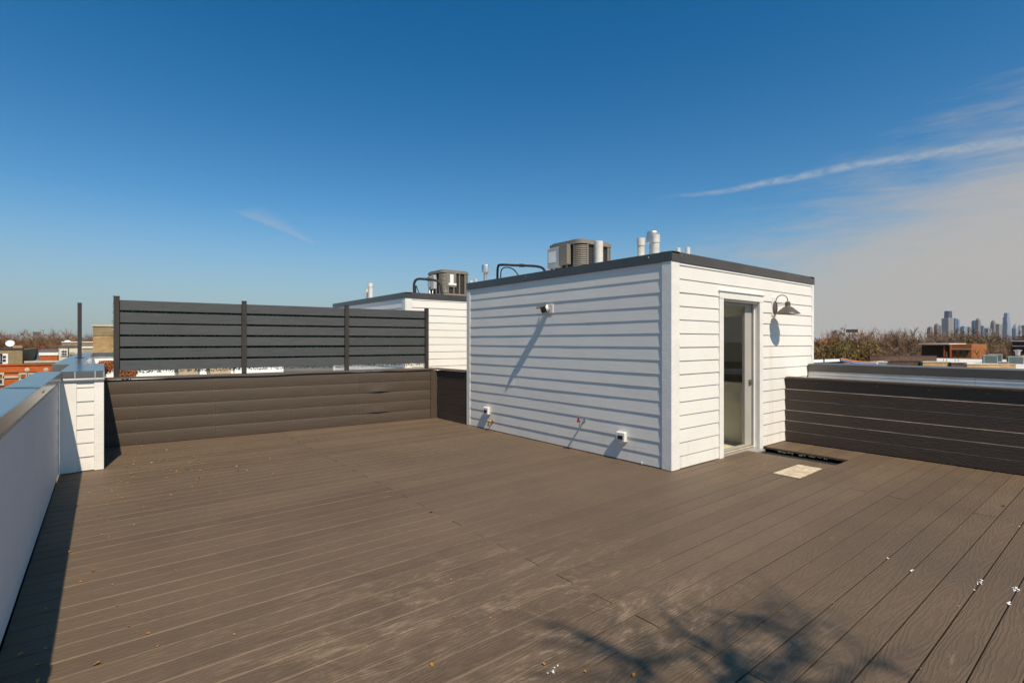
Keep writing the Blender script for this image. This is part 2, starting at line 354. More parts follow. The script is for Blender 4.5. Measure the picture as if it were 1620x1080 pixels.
M['tower_pale'] = tower_material('pale blue tower', (0.27, 0.32, 0.38), (0.17, 0.22, 0.29))

# ------------------------------------------------------------------ geometry helpers
class MB:
    def __init__(self): self.v = []; self.f = []
    def add(self, vs, fs, M4=None):
        o = len(self.v)
        self.v += [tuple(M4 @ Vector(p)) if M4 else tuple(p) for p in vs]
        self.f += [tuple(i + o for i in f) for f in fs]
        return self
    def box(self, x0, x1, y0, y1, z0, z1, M4=None):
        vs = [(x0, y0, z0), (x1, y0, z0), (x1, y1, z0), (x0, y1, z0), (x0, y0, z1), (x1, y0, z1), (x1, y1, z1), (x0, y1, z1)]
        fs = [(0, 3, 2, 1), (4, 5, 6, 7), (0, 1, 5, 4), (1, 2, 6, 5), (2, 3, 7, 6), (3, 0, 4, 7)]
        return self.add(vs, fs, M4)
    def cbox(self, x0, x1, y0, y1, z0, z1, c=0.004, M4=None):
        """box with chamfered edges"""
        a = (x0, y0, z0); b = (x1, y1, z1); vs = []; idx = {}
        for i in (0, 1):
            for j in (0, 1):
                for k in (0, 1):
                    p = [(a, b)[i][0], (a, b)[j][1], (a, b)[k][2]]; s = [1 - 2 * i, 1 - 2 * j, 1 - 2 * k]
                    for ax in range(3):
                        q = list(p)
                        for o in range(3):
                            if o != ax: q[o] += s[o] * c
                        idx[(i, j, k, ax)] = len(vs); vs.append(q)
        fs = []
        def ring(ax, side, order):
            fs.append([idx[t + (ax,)] for t in order])
        fs.append([idx[(0, j, k, 0)] for j, k in ((0, 0), (0, 1), (1, 1), (1, 0))]); fs.append([idx[(1, j, k, 0)] for j, k in ((0, 0), (1, 0), (1, 1), (0, 1))])
        fs.append([idx[(i, 0, k, 1)] for i, k in ((0, 0), (1, 0), (1, 1), (0, 1))]); fs.append([idx[(i, 1, k, 1)] for i, k in ((0, 0), (0, 1), (1, 1), (1, 0))])
        fs.append([idx[(i, j, 0, 2)] for i, j in ((0, 0), (0, 1), (1, 1), (1, 0))]); fs.append([idx[(i, j, 1, 2)] for i, j in ((0, 0), (1, 0), (1, 1), (0, 1))])
        for i in (0, 1):
            for j in (0, 1): fs.append([idx[(i, j, 0, 0)], idx[(i, j, 1, 0)], idx[(i, j, 1, 1)], idx[(i, j, 0, 1)]])
            for k in (0, 1): fs.append([idx[(i, 0, k, 0)], idx[(i, 1, k, 0)], idx[(i, 1, k, 2)], idx[(i, 0, k, 2)]])
        for j in (0, 1):
            for k in (0, 1): fs.append([idx[(0, j, k, 1)], idx[(1, j, k, 1)], idx[(1, j, k, 2)], idx[(0, j, k, 2)]])
        for i in (0, 1):
            for j in (0, 1):
                for k in (0, 1): fs.append([idx[(i, j, k, 0)], idx[(i, j, k, 1)], idx[(i, j, k, 2)]])
        return self.add(vs, fs, M4)
    def extrude(self, prof, axis, a, b, M4=None):
        """closed profile swept between a and b along axis ('x': prof=(y,z), 'y': prof=(x,z), 'z': prof=(x,y))"""
        n = len(prof)
        def P(t, p): return {'x': (t, p[0], p[1]), 'y': (p[0], t, p[1]), 'z': (p[0], p[1], t)}[axis]
        vs = [P(a, p) for p in prof] + [P(b, p) for p in prof]
        fs = [(i, (i + 1) % n, n + (i + 1) % n, n + i) for i in range(n)] + [tuple(range(n))[::-1], tuple(range(n, 2 * n))]
        return self.add(vs, fs, M4)
    def tube(self, pts, r, n=10, cap=True):
        pts = [Vector(p) for p in pts]; rs = r if isinstance(r, (list, tuple)) else [r] * len(pts)
        t0 = (pts[1] - pts[0]).normalized(); ref = Vector((0, 0, 1)) if abs(t0.z) < 0.9 else Vector((1, 0, 0))
        u = t0.cross(ref).normalized(); o = len(self.v)
        for i, p in enumerate(pts):
            t = (pts[min(i + 1, len(pts) - 1)] - pts[max(i - 1, 0)]).normalized()
            u = (u - t * u.dot(t)).normalized(); vv = t.cross(u)
            for k in range(n):
                a = 2 * PI * k / n; self.v.append(tuple(p + (u * math.cos(a) + vv * math.sin(a)) * rs[i]))
        for i in range(len(pts) - 1):
            for k in range(n):
                a = o + i * n + k; b2 = o + i * n + (k + 1) % n; self.f.append((a, b2, b2 + n, a + n))
        if cap:
            self.f.append(tuple(o + k for k in range(n))[::-1]); e = o + (len(pts) - 1) * n; self.f.append(tuple(e + k for k in range(n)))
        return self
    def lathe(self, prof, n=24, M4=None, close=False):
        """prof: (r, z) list about the z axis"""
        vs = []; fs = []
        for r, z in prof:
            for k in range(n): vs.append((r * math.cos(2 * PI * k / n), r * math.sin(2 * PI * k / n), z))
        for i in range(len(prof) - 1):
            for k in range(n): fs.append((i * n + k, i * n + (k + 1) % n, (i + 1) * n + (k + 1) % n, (i + 1) * n + k))
        if prof[0][0] > 1e-5: fs.append(tuple(range(n))[::-1])
        if prof[-1][0] > 1e-5: fs.append(tuple(range((len(prof) - 1) * n, len(prof) * n)))
        return self.add(vs, fs, M4)
    def build(self, name, mat, parent=None, smooth=None, loc=None):
        me = bpy.data.meshes.new(name)
        if loc is not None:
            L = Vector(loc); me.from_pydata([tuple(Vector(p) - L) for p in self.v], [], self.f)
        else: me.from_pydata(self.v, [], self.f)
        me.validate(); me.update()
        me.materials.append(M[mat] if isinstance(mat, str) else mat)
        if smooth:
            me.shade_smooth(); me.set_sharp_from_angle(angle=smooth)
        o = bpy.data.objects.new(name, me); col.objects.link(o)
        if loc is not None: o.location = loc
        if parent is not None: o.parent = parent
        return o
def tag(o, label=None, cat=None, group=None, kind=None):
    if label: o['label'] = label
    if cat: o['category'] = cat
    if group: o['group'] = group
    if kind: o['kind'] = kind
    return o
def empty(name, loc=(0, 0, 0), rz=0.0, label=None, cat=None, group=None, kind=None):
    o = bpy.data.objects.new(name, None); col.objects.link(o); o.location = loc; o.rotation_euler = (0, 0, rz)
    o.empty_display_size = 0.2
    return tag(o, label, cat, group, kind)
def link_copy(o, parent=None):
    c = o.copy(); col.objects.link(c)
    if parent is not None: c.parent = parent
    return c
def copy_tree(o, parent=None):
    c = link_copy(o, parent)
    for ch in list(o.children): copy_tree(ch, c)
    return c

# ================================================================== THE SETTING
GZ = -11.5
gr = MB().add([(-9000, -9000, GZ), (9000, -9000, GZ), (9000, 9000, GZ), (-9000, 9000, GZ)], [(0, 1, 2, 3)]).build('ground', 'ground')
tag(gr, kind='structure')

# ---- deck floor of separate boards
deck = empty('deck_floor', (0, 0, 0), kind='structure')
sub = MB().box(-5.56, 3.70, -5.6, 0.0, -0.30, -0.075).box(-5.56, 0.02, 0.0, 5.85, -0.30, -0.0755)
sub.build('underlayment', 'void', deck)
BT = 0.026
REAR = lambda x: 5.7915 - (x + 5.13) * (0.4275 / 5.09)
def board_piece(x0, x1, k):
    a = SEAM0 + k * PITCH; gp = 0.0035; c = 0.003
    y0, y1 = a + gp + random.uniform(-.0008, .0008), a + PITCH - gp; dz = random.uniform(-0.0012, 0.0012)
    prof = [(y0 + .002, -BT), (y1 - .002, -BT), (y1, -BT + .003), (y1, dz - c), (y1 - c, dz), (y0 + c, dz), (y0, dz - c), (y0, -BT + .003)]
    gx = 0.003
    bo = MB().extrude(prof, 'x', x0 + gx, x1 - gx).build('deck_board', 'deck', deck)
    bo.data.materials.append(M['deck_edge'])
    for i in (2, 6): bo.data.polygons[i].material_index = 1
for k in range(-14, 56):
    y0 = SEAM0 + k * PITCH; ym = y0 + PITCH / 2
    if y0 < -0.03: xr = 2.905
    else: xr = 0.0
    xl = -5.553
    if y0 > 5.30: xr = min(xr, -5.13 + (5.85 - y0) * 5.09 / 0.4275)
    if xr < xl + 0.3: continue
    cuts = [xl]
    j = [-2.87] if k % 2 else []
    if k % 2 == 0: j.append(0.822)
    for c in j:
        if xl + .2 < c < xr - .2: cuts.append(c)
    cuts.append(xr)
    for a, b2 in zip(cuts[:-1], cuts[1:]):
        if 12 <= k <= 18 and b2 > 2.3:       # the drain opening beside the door
            board_piece(a, 1.80, k)
            if k < 18: board_piece(2.25, b2, k)
            else: board_piece(2.25, b2, k)
        else: board_piece(a, b2, k)
# drain opening: white liner on its end and pale gravel at the far lip
MB().box(1.775, 1.7975, -1.078, 0.02, -0.07, -0.004).build('liner', 'trim_smooth', deck)
gv = MB()
for i in range(60):
    x = 2.205 + random.uniform(0, .035); y = random.uniform(-0.85, -0.2); r = random.uniform(.003, .006)
    gv.lathe([(0.0001, -r), (r, 0), (0.0001, r)], 5, Matrix.Translation((x, y, -0.022 - random.uniform(0, .02))))
tag(gv.build('gravel', 'gravel', deck), kind='stuff')

# ---- body of the row of houses under the deck
rh = empty('row_house', (0, 0, GZ), label='long row house block carrying the roof deck and both white penthouses', cat='house')
bb = MB().box(-5.70, 4.02, -5.6, 16.6, GZ, -0.31)
bb.build('wall', 'brick_tan', rh, loc=(0, 0, GZ)).location = (0, 0, 0)
nr = MB().box(0.03, 4.0, 0.12, 16.5, -0.309, -0.08).box(-5.38, 0.0295, 6.1, 16.4, -0.308, -0.06)
nr.build('roof', 'membrane', rh, loc=(0, 0, GZ)).location = (0, 0, 0)

# ================================================================== PENTHOUSES
EXPO = 0.161; Z0 = 0.152
def lap(mb, axis, a, b, zb, zt, face, sgn, lip=0.0, M4=None):
    """one lap board: face = coordinate of the wall face, sgn = outward sign"""
    o1 = (0.0205 if axis == 'x' else 0.0165) + lip; o0 = 0.0075
    zt2 = zt + 0.022
    n = max(1, int((b - a) / .35)); o = len(mb.v); wv = 0.0; zv = 0.0
    for i in range(n + 1):          # boards are never quite flat: the lip wanders by a millimetre or so
        wv = .7 * wv + random.gauss(0, .0006); zv = .7 * zv + random.gauss(0, .0007); t = a + (b - a) * i / n
        for p, z in ((face, zb), (face + sgn * (o1 + wv - .0008), zb + zv), (face + sgn * (o1 + wv), zb + zv + .0012), (face + sgn * (o0 + .001), zt2), (face, zt2)):
            mb.v.append((t, p, z) if axis == 'x' else (p, t, z))
    for i in range(n):
        for j in range(5): q = o + i * 5 + j; q2 = o + i * 5 + (j + 1) % 5; mb.f.append((q, q2, q2 + 5, q + 5))
    mb.f += [tuple(o + j for j in range(5))[::-1], tuple(o + n * 5 + j for j in range(5))]
def lap_boards(parent, axis, spans, face, sgn, ztop, mat, z_start=0.012, splits=None, rows=None, pin=None):
    """spans(zb, zt) -> list of (a, b); each board is an object"""
    k = 0; zb = z_start; zt = Z0
    while zb < ztop - 0.01:
        zt_ = min(zt, ztop)
        for a, b2 in spans(zb, zt_):
            cuts = [a] + sorted([c for c in (splits or {}).get(k, []) if a + .1 < c < b2 - .1]) + [b2]
            for p, q in zip(cuts[:-1], cuts[1:]):
                mb = MB(); lap(mb, axis, p + .001, q - .001, zb + random.uniform(-.0015, .0015), zt_, face, sgn, random.uniform(-.0008, .0012))
                mb.build('siding_board', mat, parent)
        k += 1; zb = zt; zt = Z0 + k * EXPO

ph = empty('stair_penthouse', (0, 0, 0), label='nearer white lap sided rooftop penthouse with glass door and barn lamp', cat='penthouse')
PX, PY, PZ = 3.95, 4.235, 2.455; HW = 0.906
TW = 0.022
# structural shell (hollow, door opening left free)
MB().box(0.0, 0.1, 0.0, PY, 0.01, PZ).build('wall', 'wallpaint', ph)
MB().box(3.86, PX, 0.0, PY, -0.1, PZ).build('wall', 'wallpaint', ph)
MB().box(0.1, 3.86, PY - 0.1, PY, -0.1, PZ).build('wall', 'wallpaint', ph)
MB().box(0.1, 1.09, 0.0, 0.1, 0.01, PZ).box(2.115, 3.86, 0.0, 0.1, 0.01, PZ).box(1.09, 2.115, 0.0, 0.1, 2.07, PZ).build('wall', 'wallpaint', ph)
MB().box(0.101, 3.859, 0.101, PY - .101, -0.06, 0.004).build('floor', 'floor_in', ph)
MB().box(0.101, 3.859, 0.101, PY - .101, 2.38, 2.45).build('ceiling', 'wallpaint', ph)
MB().box(2.145, 2.245, 0.17, 3.6, 0.005, HW - .03).build('half_wall', 'halfwall', ph)
MB().cbox(2.130, 2.260, 0.171, 3.61, HW - .0295, HW, .004).build('half_wall_cap', 'trim_smooth', ph)
MB().box(2.145, 2.265, 0.17, 4.1, 1.878, 2.379).build('header', 'halfwall', ph)
MB().cbox(2.137, 2.1445, 0.30, 0.38, HW - .30, HW - .17, .002).build('outlet_plate', 'trim_smooth', ph)
# left face (looks to -x) and front face (looks to -y)
lap_boards(ph, 'y', lambda a, b: [(0.115, PY - 0.085)], 0.0, -1, PZ - .006, 'side_y', splits={12: [1.55], 8: [3.05], 5: [2.9], 3: [1.2]})
def front_spans(zb, zt):
    if zt < 2.10: 
        right = 3.885
        return [(0.14, 1.018), (2.192, right)]
    return [(0.14, 3.885)]
lap_boards(ph, 'x', front_spans, 0.0, -1, PZ - .006, 'side_x', splits={13: [2.6], 4: [2.75]})
def lap_plain(parent, axis, a, b, face, sgn, ztop, mat):
    lap_boards(parent, axis, lambda z0, z1: [(a, b)], face, sgn, ztop, mat)
# corner trims
t = MB().cbox(-TW - .002, -0.001, -TW, 0.112, 0.005, PZ, .003); t.build('corner_trim', 'trim', ph)
t = MB().cbox(0.0005, 0.138, -TW - .0005, -0.001, 0.004, PZ, .003); t.build('corner_trim', 'trim', ph)
MB().cbox(-TW, -0.001, PY - 0.083, PY + TW, 0.004, PZ, .003).build('corner_trim', 'trim', ph)
MB().cbox(3.887, PX + .005, -TW, -0.001, 0.004, PZ, .003).build('corner_trim', 'trim', ph)
# roof edge metal
def roof_edge(parent, x0, x1, y0, y1, z0, z1, px=0.03, joint=()):
    sides = [('y', x0, -1, y0 - px, y1 + px), ('y', x1, 1, y0 - px, y1 + px), ('x', y0, -1, x0 - px + .005, x1 + px - .005), ('x', y1, 1, x0 - px + .005, x1 + px - .005)]
    for axis, f, sg, a, b2 in sides:
        o = f + sg * px
        prof = [(o - sg * .004, z0 - .012), (o + sg * .003, z0 - .016), (o + sg * .004, z0 - .013), (o, z0 + .004), (o, z1 - .003), (o - sg * .003, z1), (o - sg * .16, z1 + .004), (o - sg * .16, z1 - .02), (o - sg * .004, z1 - .02)]
        mb = MB(); mb.extrude(prof, axis, a, b2); mb.build('roof_edge', 'fascia', parent)
roof_edge(ph, -.013, PX + .008, -.013, PY + .008, PZ - .002, 2.555, .013)
MB().box(0.1, PX - .1, 0.1, PY - .1, PZ + .003, 2.53).build('roof', 'membrane', ph)
# screw dots on the roof edge
sc = MB()
for yv in (0.30, 2.6):
    sc.lathe([(.0001, 0), (.009, 0), (.006, .004), (.0001, .005)], 8, Matrix.Translation((-.0262, yv, 2.515)) @ Matrix.Rotation(-PI / 2, 4, 'Y'))
for xv in (0.17, 3.0, 3.25, 3.35):
    sc.lathe([(.0001, 0), (.009, 0), (.006, .004), (.0001, .005)], 8, Matrix.Translation((xv, -.0262, 2.52)) @ Matrix.Rotation(PI / 2, 4, 'X'))
sc.build('edge_screw', 'screw', ph)
# door casing
MB().cbox(1.020, 1.118, -.030, -.0012, -.035, 2.058, .003).build('door_casing', 'trim', ph)
MB().cbox(2.092, 2.190, -.030, -.0012, -.02, 2.058, .003).build('door_casing', 'trim', ph)
MB().cbox(1.016, 2.194, -.033, -.0012, 2.060, 2.150, .003).cbox(1.000, 2.212, -.048, -.0012, 2.1505, 2.172, .003).build('door_casing', 'trim', ph)
# frame inside the opening
MB().box(2.094, 2.114, -.001, 0.16, -.02, 2.058).box(2.074, 2.0935, .045, .060, -.02, 2.05).build('door_frame', 'trim_smooth', ph)
MB().box(1.0905, 1.1105, -.001, 0.16, -.02, 2.058).build('door_frame', 'trim_smooth', ph)
MB().box(1.111, 2.0935, 0.0, 0.16, 2.036, 2.0585).build('door_frame', 'trim_smooth', ph)
sl = MB().extrude([(-.105, -.030), (-.105, -.010), (-.098, -.006), (.14, .012), (.14, -.030)], 'x', 1.1195, 2.0905); sl.build('door_sill', 'sill', ph)
MB().box(1.112, 2.092, 0.055, 0.075, 0.0135, 0.026).build('sill_strip', 'sill_wood', ph)
# sliding glass leaf
dr = MB().cbox(1.895, 2.085, 0.085, 0.125, 0.028, 2.030, .003).cbox(1.112, 1.20, 0.0855, 0.1245, 0.028, 2.030, .003).box(1.2005, 1.8945, .086, .124, 2.0, 2.0295).box(1.2005, 1.8945, .086, .124, 0.0285, 0.055)
door = dr.build('door', 'door_paint', ph)
MB().box(1.2005, 1.8945, 0.100, 0.108, 0.0555, 1.9995).build('glass_pane', 'glass', door)
MB().cbox(1.99, 2.052, 0.072, 0.084, 0.885, 0.965, .003).lathe([(.016, 0), (.013, .012), (.0001, .014)], 14, Matrix.Translation((2.022, .072, .925)) @ Matrix.Rotation(PI / 2, 4, 'X')).build('latch', 'lamp', door)

# neighbouring penthouse
PH2 = empty('stair_penthouse', (-0.08, 6.53, 0), label='farther white lap sided rooftop penthouse behind the slat fence', cat='penthouse')
def lap2(axis, a, b2, face, sgn, mat, z_start):
    lap_boards(PH2, axis, lambda z0, z1: [(a, b2)], face, sgn, PZ - .006, mat, z_start=z_start)
MB().box(0, 3.95, 0, 4.4, -.05, PZ).build('wall', 'wallpaint', PH2)
lap2('x', 0.14, 3.88, 0, -1, 'side_x', 0.012); lap2('y', 0.115, 4.3, 0, -1, 'side_y', 0.012)
MB().cbox(-TW - .002, -.001, -TW, .112, .005, PZ, .003).build('corner_trim', 'trim', PH2)
MB().cbox(.0005, .138, -TW - .0005, -.001, .004, PZ, .003).build('corner_trim', 'trim', PH2)
MB().cbox(-TW, -.001, 4.3, 4.4, .004, PZ, .003).build('corner_trim', 'trim', PH2)
roof_edge(PH2, -.013, 3.958, -.013, 4.408, PZ - .002, 2.565, .013)
MB().box(.1, 3.85, .1, 4.3, PZ + .003, 2.53).build('roof', 'membrane', PH2)

# ================================================================== PARAPETS
# ---- white wall on the left
lw = empty('white_parapet', (-5.62, 0, 0), label='low white sided parapet wall along the left edge of the deck', cat='wall')
def wch(mb, name, mat, par, **k):
    o = mb.build(name, mat, None, **k); o.parent = par; o.matrix_parent_inverse = Matrix.Translation(-Vector(par.location)); return o
wch(MB().box(-5.70, -5.575, -5.6, 4.245, -.3, 1.06), 'wall_core', 'void', lw)  # black core draws the shade lines in the gaps between boards
k = 0; zb = 0.012; zt = 0.10
while zb < 1.05:
    z1 = min(zt, 1.052)
    cuts = [-5.6, -2.1, 1.5, 4.20] if k % 2 else [-5.6, -0.3, 3.1, 4.20]
    for a, b2 in zip(cuts[:-1], cuts[1:]):
        mb = MB(); lap(mb, 'y', a + .001, b2 - .001, zb + .0025, z1 - .022, -5.575, 1, .004 + random.uniform(-.001, .001)); wch(mb, 'siding_board', 'side_y', lw)
    zb = zt; zt += EXPO; k += 1
# metal coping: sheets along the wall, folded face and drip edge
for a, b2 in ((-5.6, -1.25), (-1.25, 1.75), (1.75, 4.29)):
    prof = [(-5.735, 1.06), (-5.735, 1.163), (-5.730, 1.168), (-5.540, 1.160), (-5.530, 1.156), (-5.5285, 1.075), (-5.522, 1.064), (-5.526, 1.062), (-5.536, 1.074), (-5.5375, 1.148), (-5.724, 1.155), (-5.728, 1.06)]
    wch(MB().extrude(prof, 'y', a + .0015, b2 - .0015), 'coping_sheet', 'coping', lw)
for yv in (-1.25, 1.75, -2.9):
    wch(MB().box(-5.737, -5.527, yv - .05, yv + .05, 1.1685, 1.170), 'joint_cover', 'coping', lw)
wch(MB().box(-5.5287, -5.5265, 1.9, 1.93, 1.10, 1.115).box(-5.5287, -5.5265, 2.0, 2.03, 1.10, 1.115), 'bolt_hole', 'black', lw)
wch(MB().cbox(-5.5745, -5.5505, 4.203, 4.244, 0.004, 1.055, .002), 'corner_trim', 'trim', lw)

# ---- thick end pier of that wall
pr = empty('white_pier', (-5.34, 4.245, 0), label='short white sided pier with dark metal cap at the wall end', cat='pier')
wch(MB().box(-5.53, -5.165, 4.247, 6.55, -.3, 1.055), 'wall_core', 'side_x', pr)
wch(MB().cbox(-5.548, -5.40, 4.222, 4.246, .004, 1.05, .002), 'corner_trim', 'trim_smooth', pr)
wch(MB().cbox(-5.245, -5.155, 4.218, 4.246, .003, 1.05, .003), 'corner_trim', 'trim', pr)
k = 0; zb = .012; zt = .17
while zb < 1.04:
    mb = MB(); lap(mb, 'x', -5.399, -5.246, zb, min(zt, 1.045), 4.246, -1, random.uniform(-.001, .001)); wch(mb, 'siding_board', 'side_x', pr)
    zb = zt; zt += EXPO
prof = [(4.206, 1.066), (4.200, 1.070), (4.207, 1.080), (4.207, 1.158), (4.212, 1.163), (6.6, 1.168), (6.6, 1.06), (6.58, 1.06), (6.58, 1.15), (4.225, 1.148), (4.218, 1.078)]
wch(MB().extrude(prof, 'x', -5.545, -5.150), 'coping_sheet', 'coping', pr)
for xv in (-5.415, -5.235, -5.155):
    wch(MB().box(xv - .006, xv + .006, 4.2035, 4.2065, 1.08, 1.16), 'standing_seam', 'flash', pr)
wch(MB().extrude([(4.198, 1.052), (4.196, 1.064), (4.204, 1.068), (4.215, 1.066), (4.215, 1.052)], 'x', -5.547, -5.148), 'drip_edge', 'flash', pr)

# ---- outer parapet of the next unit with the black pole on it
np_ = empty('metal_capped_parapet', (-5.57, 6.6, 0), label='next unit white parapet with wide metal coping beyond the pier', cat='wall')
wch(MB().box(-5.72, -5.43, 6.62, 16.3, -.3, 1.06), 'wall_core', 'white_paint', np_)
for a, b2 in ((6.56, 9.6), (9.6, 12.9), (12.9, 16.3)):
    wch(MB().extrude([(-5.75, 1.05), (-5.75, 1.168), (-5.41, 1.160), (-5.40, 1.155), (-5.40, 1.055), (-5.41, 1.055), (-5.412, 1.148), (-5.742, 1.155), (-5.742, 1.05)], 'y', a + .002, b2 - .002), 'coping_sheet', 'coping', np_)
wch(MB().box(-5.745, -5.405, 6.552, 6.559, 1.06, 1.155), 'coping_end', 'coping', np_)
wch(MB().box(-5.613, -5.600, 6.546, 6.5515, 1.055, 1.165), 'standing_seam', 'coping', np_)
wch(MB().box(-5.73, -5.42, 6.600, 6.6195, 0.0, 1.045), 'end_board', 'trim_smooth', np_)
pole = empty('pole', (-5.545, 10.4, 1.165), label='thin upright black metal pole standing on the metal coping', cat='pole')
MB().cbox(-.034, .034, -.034, .034, 0.012, 1.13, .004).build('shaft', 'post', pole)
MB().cbox(-.075, .075, -.075, .075, 0.0, 0.0125, .002).build('base_plate', 'post', pole)
MB().cbox(-.037, .037, -.037, .037, 1.1305, 1.142, .002).build('end_cap', 'post', pole)

# ---- white wall at the far end of the neighbour's roof
fw = empty('white_parapet', (-2.6, 16.4, 0), label='white panelled end wall with dark cap seen under the slat fence', cat='wall')
wch(MB().box(-5.43, 0.0, 16.4, 16.6, -.1, 1.05), 'wall_core', 'white_paint', fw)
wch(MB().box(-5.45, 0.05, 16.35, 16.65, 1.053, 1.165), 'coping_sheet', 'coping', fw)
for a, b2, mt in ((-5.42, -4.85, 'trim_smooth'), (-4.83, -3.32, 'white_paint'), (-2.42, -1.72, 'tan_wall'), (-3.30, -2.68, 'tan_wall'), (-1.70, -0.02, 'white_paint'), (-2.66, -2.44, 'white_paint')):
    wch(MB().box(a, b2, 16.372, 16.398, 0.0, 0.72), 'panel', mt, fw)
    if mt == 'white_paint': wch(MB().box(a, b2, 16.34, 16.399, 0.725, 0.78).box(a, b2, 16.355, 16.3985, 0.60, 0.625), 'moulding', 'white_paint', fw)
for xv in (-3.36, -2.70, -2.40, -1.66, -3.30, -2.46):
    wch(MB().cbox(xv, xv + .045, 16.30, 16.371, 0.50, 0.60, .004), 'bracket', 'post', fw)

# ---- brown parapet across the back of the deck (slightly skewed) and fence on it
RANG = -math.atan2(0.4275, 5.09); RLEN = 5.108
bp_ = empty('composite_parapet', (-5.13, 5.7915, 0), RANG, 'brown composite clad parapet under the charcoal slat fence', 'wall')
MB().box(-0.05, RLEN + .0, 0.03, 0.17, -.3, 0.945).build('wall_core', 'void', bp_)
def curved_board(x0, x1, z0, z1, bulge=None):
    mb = MB(); nx = 14; rows = [(.005, .0), (.009, .004), (.0125, .16), (.0145, .36), (.0138, .58), (.0110, .80), (.006, .97), (.003, 1.02)]
    for i in range(nx + 1):
        x = x0 + (x1 - x0) * i / nx
        d = 0.0
        if bulge:
            c, wd, am = bulge; d = am * math.exp(-((x - c) / wd) ** 2)
        for off, f in rows:
            lo = max(0, 1 - f * 1.6)
            mb.v.append((x, -0.012 - off - d * lo, z0 + (z1 - z0) * f + d * 0.55 * lo))
        mb.v.append((x, 0.028, z1)); mb.v.append((x, 0.028, z0))
    n = len(rows) + 2
    for i in range(nx):
        for j in range(n):
            a = i * n + j; b2 = i * n + (j + 1) % n; mb.f.append((a, a + n, b2 + n, b2))
    mb.f.append(tuple(range(n))); mb.f.append(tuple(range(nx * n, nx * n + n))[::-1])
    return mb
RH = 0.188
jo = {0: [1.35, 3.60], 1: [2.45], 2: [1.35, 3.60], 3: [3.60], 4: [1.9, 3.60]}
bul = {3: (3.97, 0.16, 0.030), 1: (3.95, 0.18, 0.026)}
scr = MB()
for r_ in range(5):
    xs = [-0.045] + jo[r_] + [RLEN - .105]
    for a, b2 in zip(xs[:-1], xs[1:]):
        bg_ = bul.get(r_)
        if bg_ and not (a < bg_[0] < b2): bg_ = None
        ob = curved_board(a + .0008, b2 - .0008, 0.004 + r_ * RH, 0.002 + (r_ + 1) * RH, bg_).build('cladding_board', 'clad_brown', bp_, smooth=0.7)
    for xv in sorted(set([0.35, 0.75, 1.33, 1.37, 1.9, 2.42, 2.48, 2.95, 3.57, 3.63, 4.05, 4.5])):
        for zf in (.14, .86):
            scr.lathe([(.0001, .0), (.006, .0), (.004, .003), (.0001, .0035)], 6, Matrix.Translation((xv + random.uniform(-.004, .004), -.0270 if zf < .5 else -.0235, r_ * RH + zf * RH)) @ Matrix.Rotation(PI / 2, 4, 'X'))
tag(scr.build('screw_heads', 'screw', bp_), kind='stuff')
MB().cbox(RLEN - .102, RLEN + .032, -.036, 0.029, 0.004, 0.944, .004).build('corner_board', 'clad_brown', bp_)
cb = MB()
nx = 40
for i in range(nx + 1):
    x = -0.02 + (RLEN + .03) * i / nx; sag = 0.006 * math.sin(x * 2.1 + .5) + .004 * math.sin(x * 5.3)
    for y, z in ((-.045, .955), (-.045, .978), (-.041, .982), (.21, .984), (.21, .955)): cb.v.append((x, y, z + (sag if y < 0 else 0)))
for i in range(nx):
    for j in range(5): a = i * 5 + j; b2 = i * 5 + (j + 1) % 5; cb.f.append((a, b2, b2 + 5, a + 5))
cb.f.append((4, 3, 2, 1, 0)); cb.f.append(tuple(nx * 5 + j for j in range(5)))
cb.build('cap_board', 'cap_brown', bp_)

# left return of that parapet, up to the pier
lr = empty('composite_parapet', (-5.16, 5.0, 0), label='dark composite side return between the white pier and brown parapet', cat='wall')
for r_ in range(6):
    wch(MB().cbox(-5.190, -5.1585, 4.26, 5.75, .004 + r_ * .158, .158 + r_ * .158, .003), 'cladding_board', 'clad_side', lr)

# ---- right side dark cladding and metal parapet behind it
rp = empty('composite_parapet', (2.95, -2.8, 0), label='dark composite clad parapet on the right of the deck', cat='wall')
wch(MB().box(2.935, 3.02, -5.6, -0.003, -.3, .948), 'wall_core', 'void', rp)
for r_ in range(6):
    cuts = [-5.6, -3.1, -.012] if r_ % 2 else [-5.6, -4.2, -.012]
    for a, b2 in zip(cuts[:-1], cuts[1:]):
        z0_, z1_ = .006 + r_ * .1575, .1625 + r_ * .1575; xo = 2.912 + random.uniform(-.001, .001)
        cbd = wch(MB().extrude([(2.934, z0_), (xo + .003, z0_), (xo, z0_ + .004), (xo, z1_ - .006), (xo + .005, z1_), (2.934, z1_)], 'y', a + .001, b2 - .001), 'cladding_board', 'clad_dark', rp)
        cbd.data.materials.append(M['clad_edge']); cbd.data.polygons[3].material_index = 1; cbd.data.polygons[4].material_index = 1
wch(MB().cbox(2.889, 3.06, -5.6, -0.030, .952, .975, .004), 'cap_board', 'cap_brown', rp)
wch(MB().cbox(2.9085, 2.9345, -.0115, -.0035, .006, .948, .001), 'end_strip', 'cap_brown', rp)
sc2 = MB()
for yv in (-.45, -1.2, -1.75, -2.3):
    sc2.lathe([(.0001, .0), (.007, .0), (.005, .003), (.0001, .0035)], 6, Matrix.Translation((2.912, yv, .90)) @ Matrix.Rotation(-PI / 2, 4, 'Y'))
wch(sc2, 'screw_head', 'screw', rp)

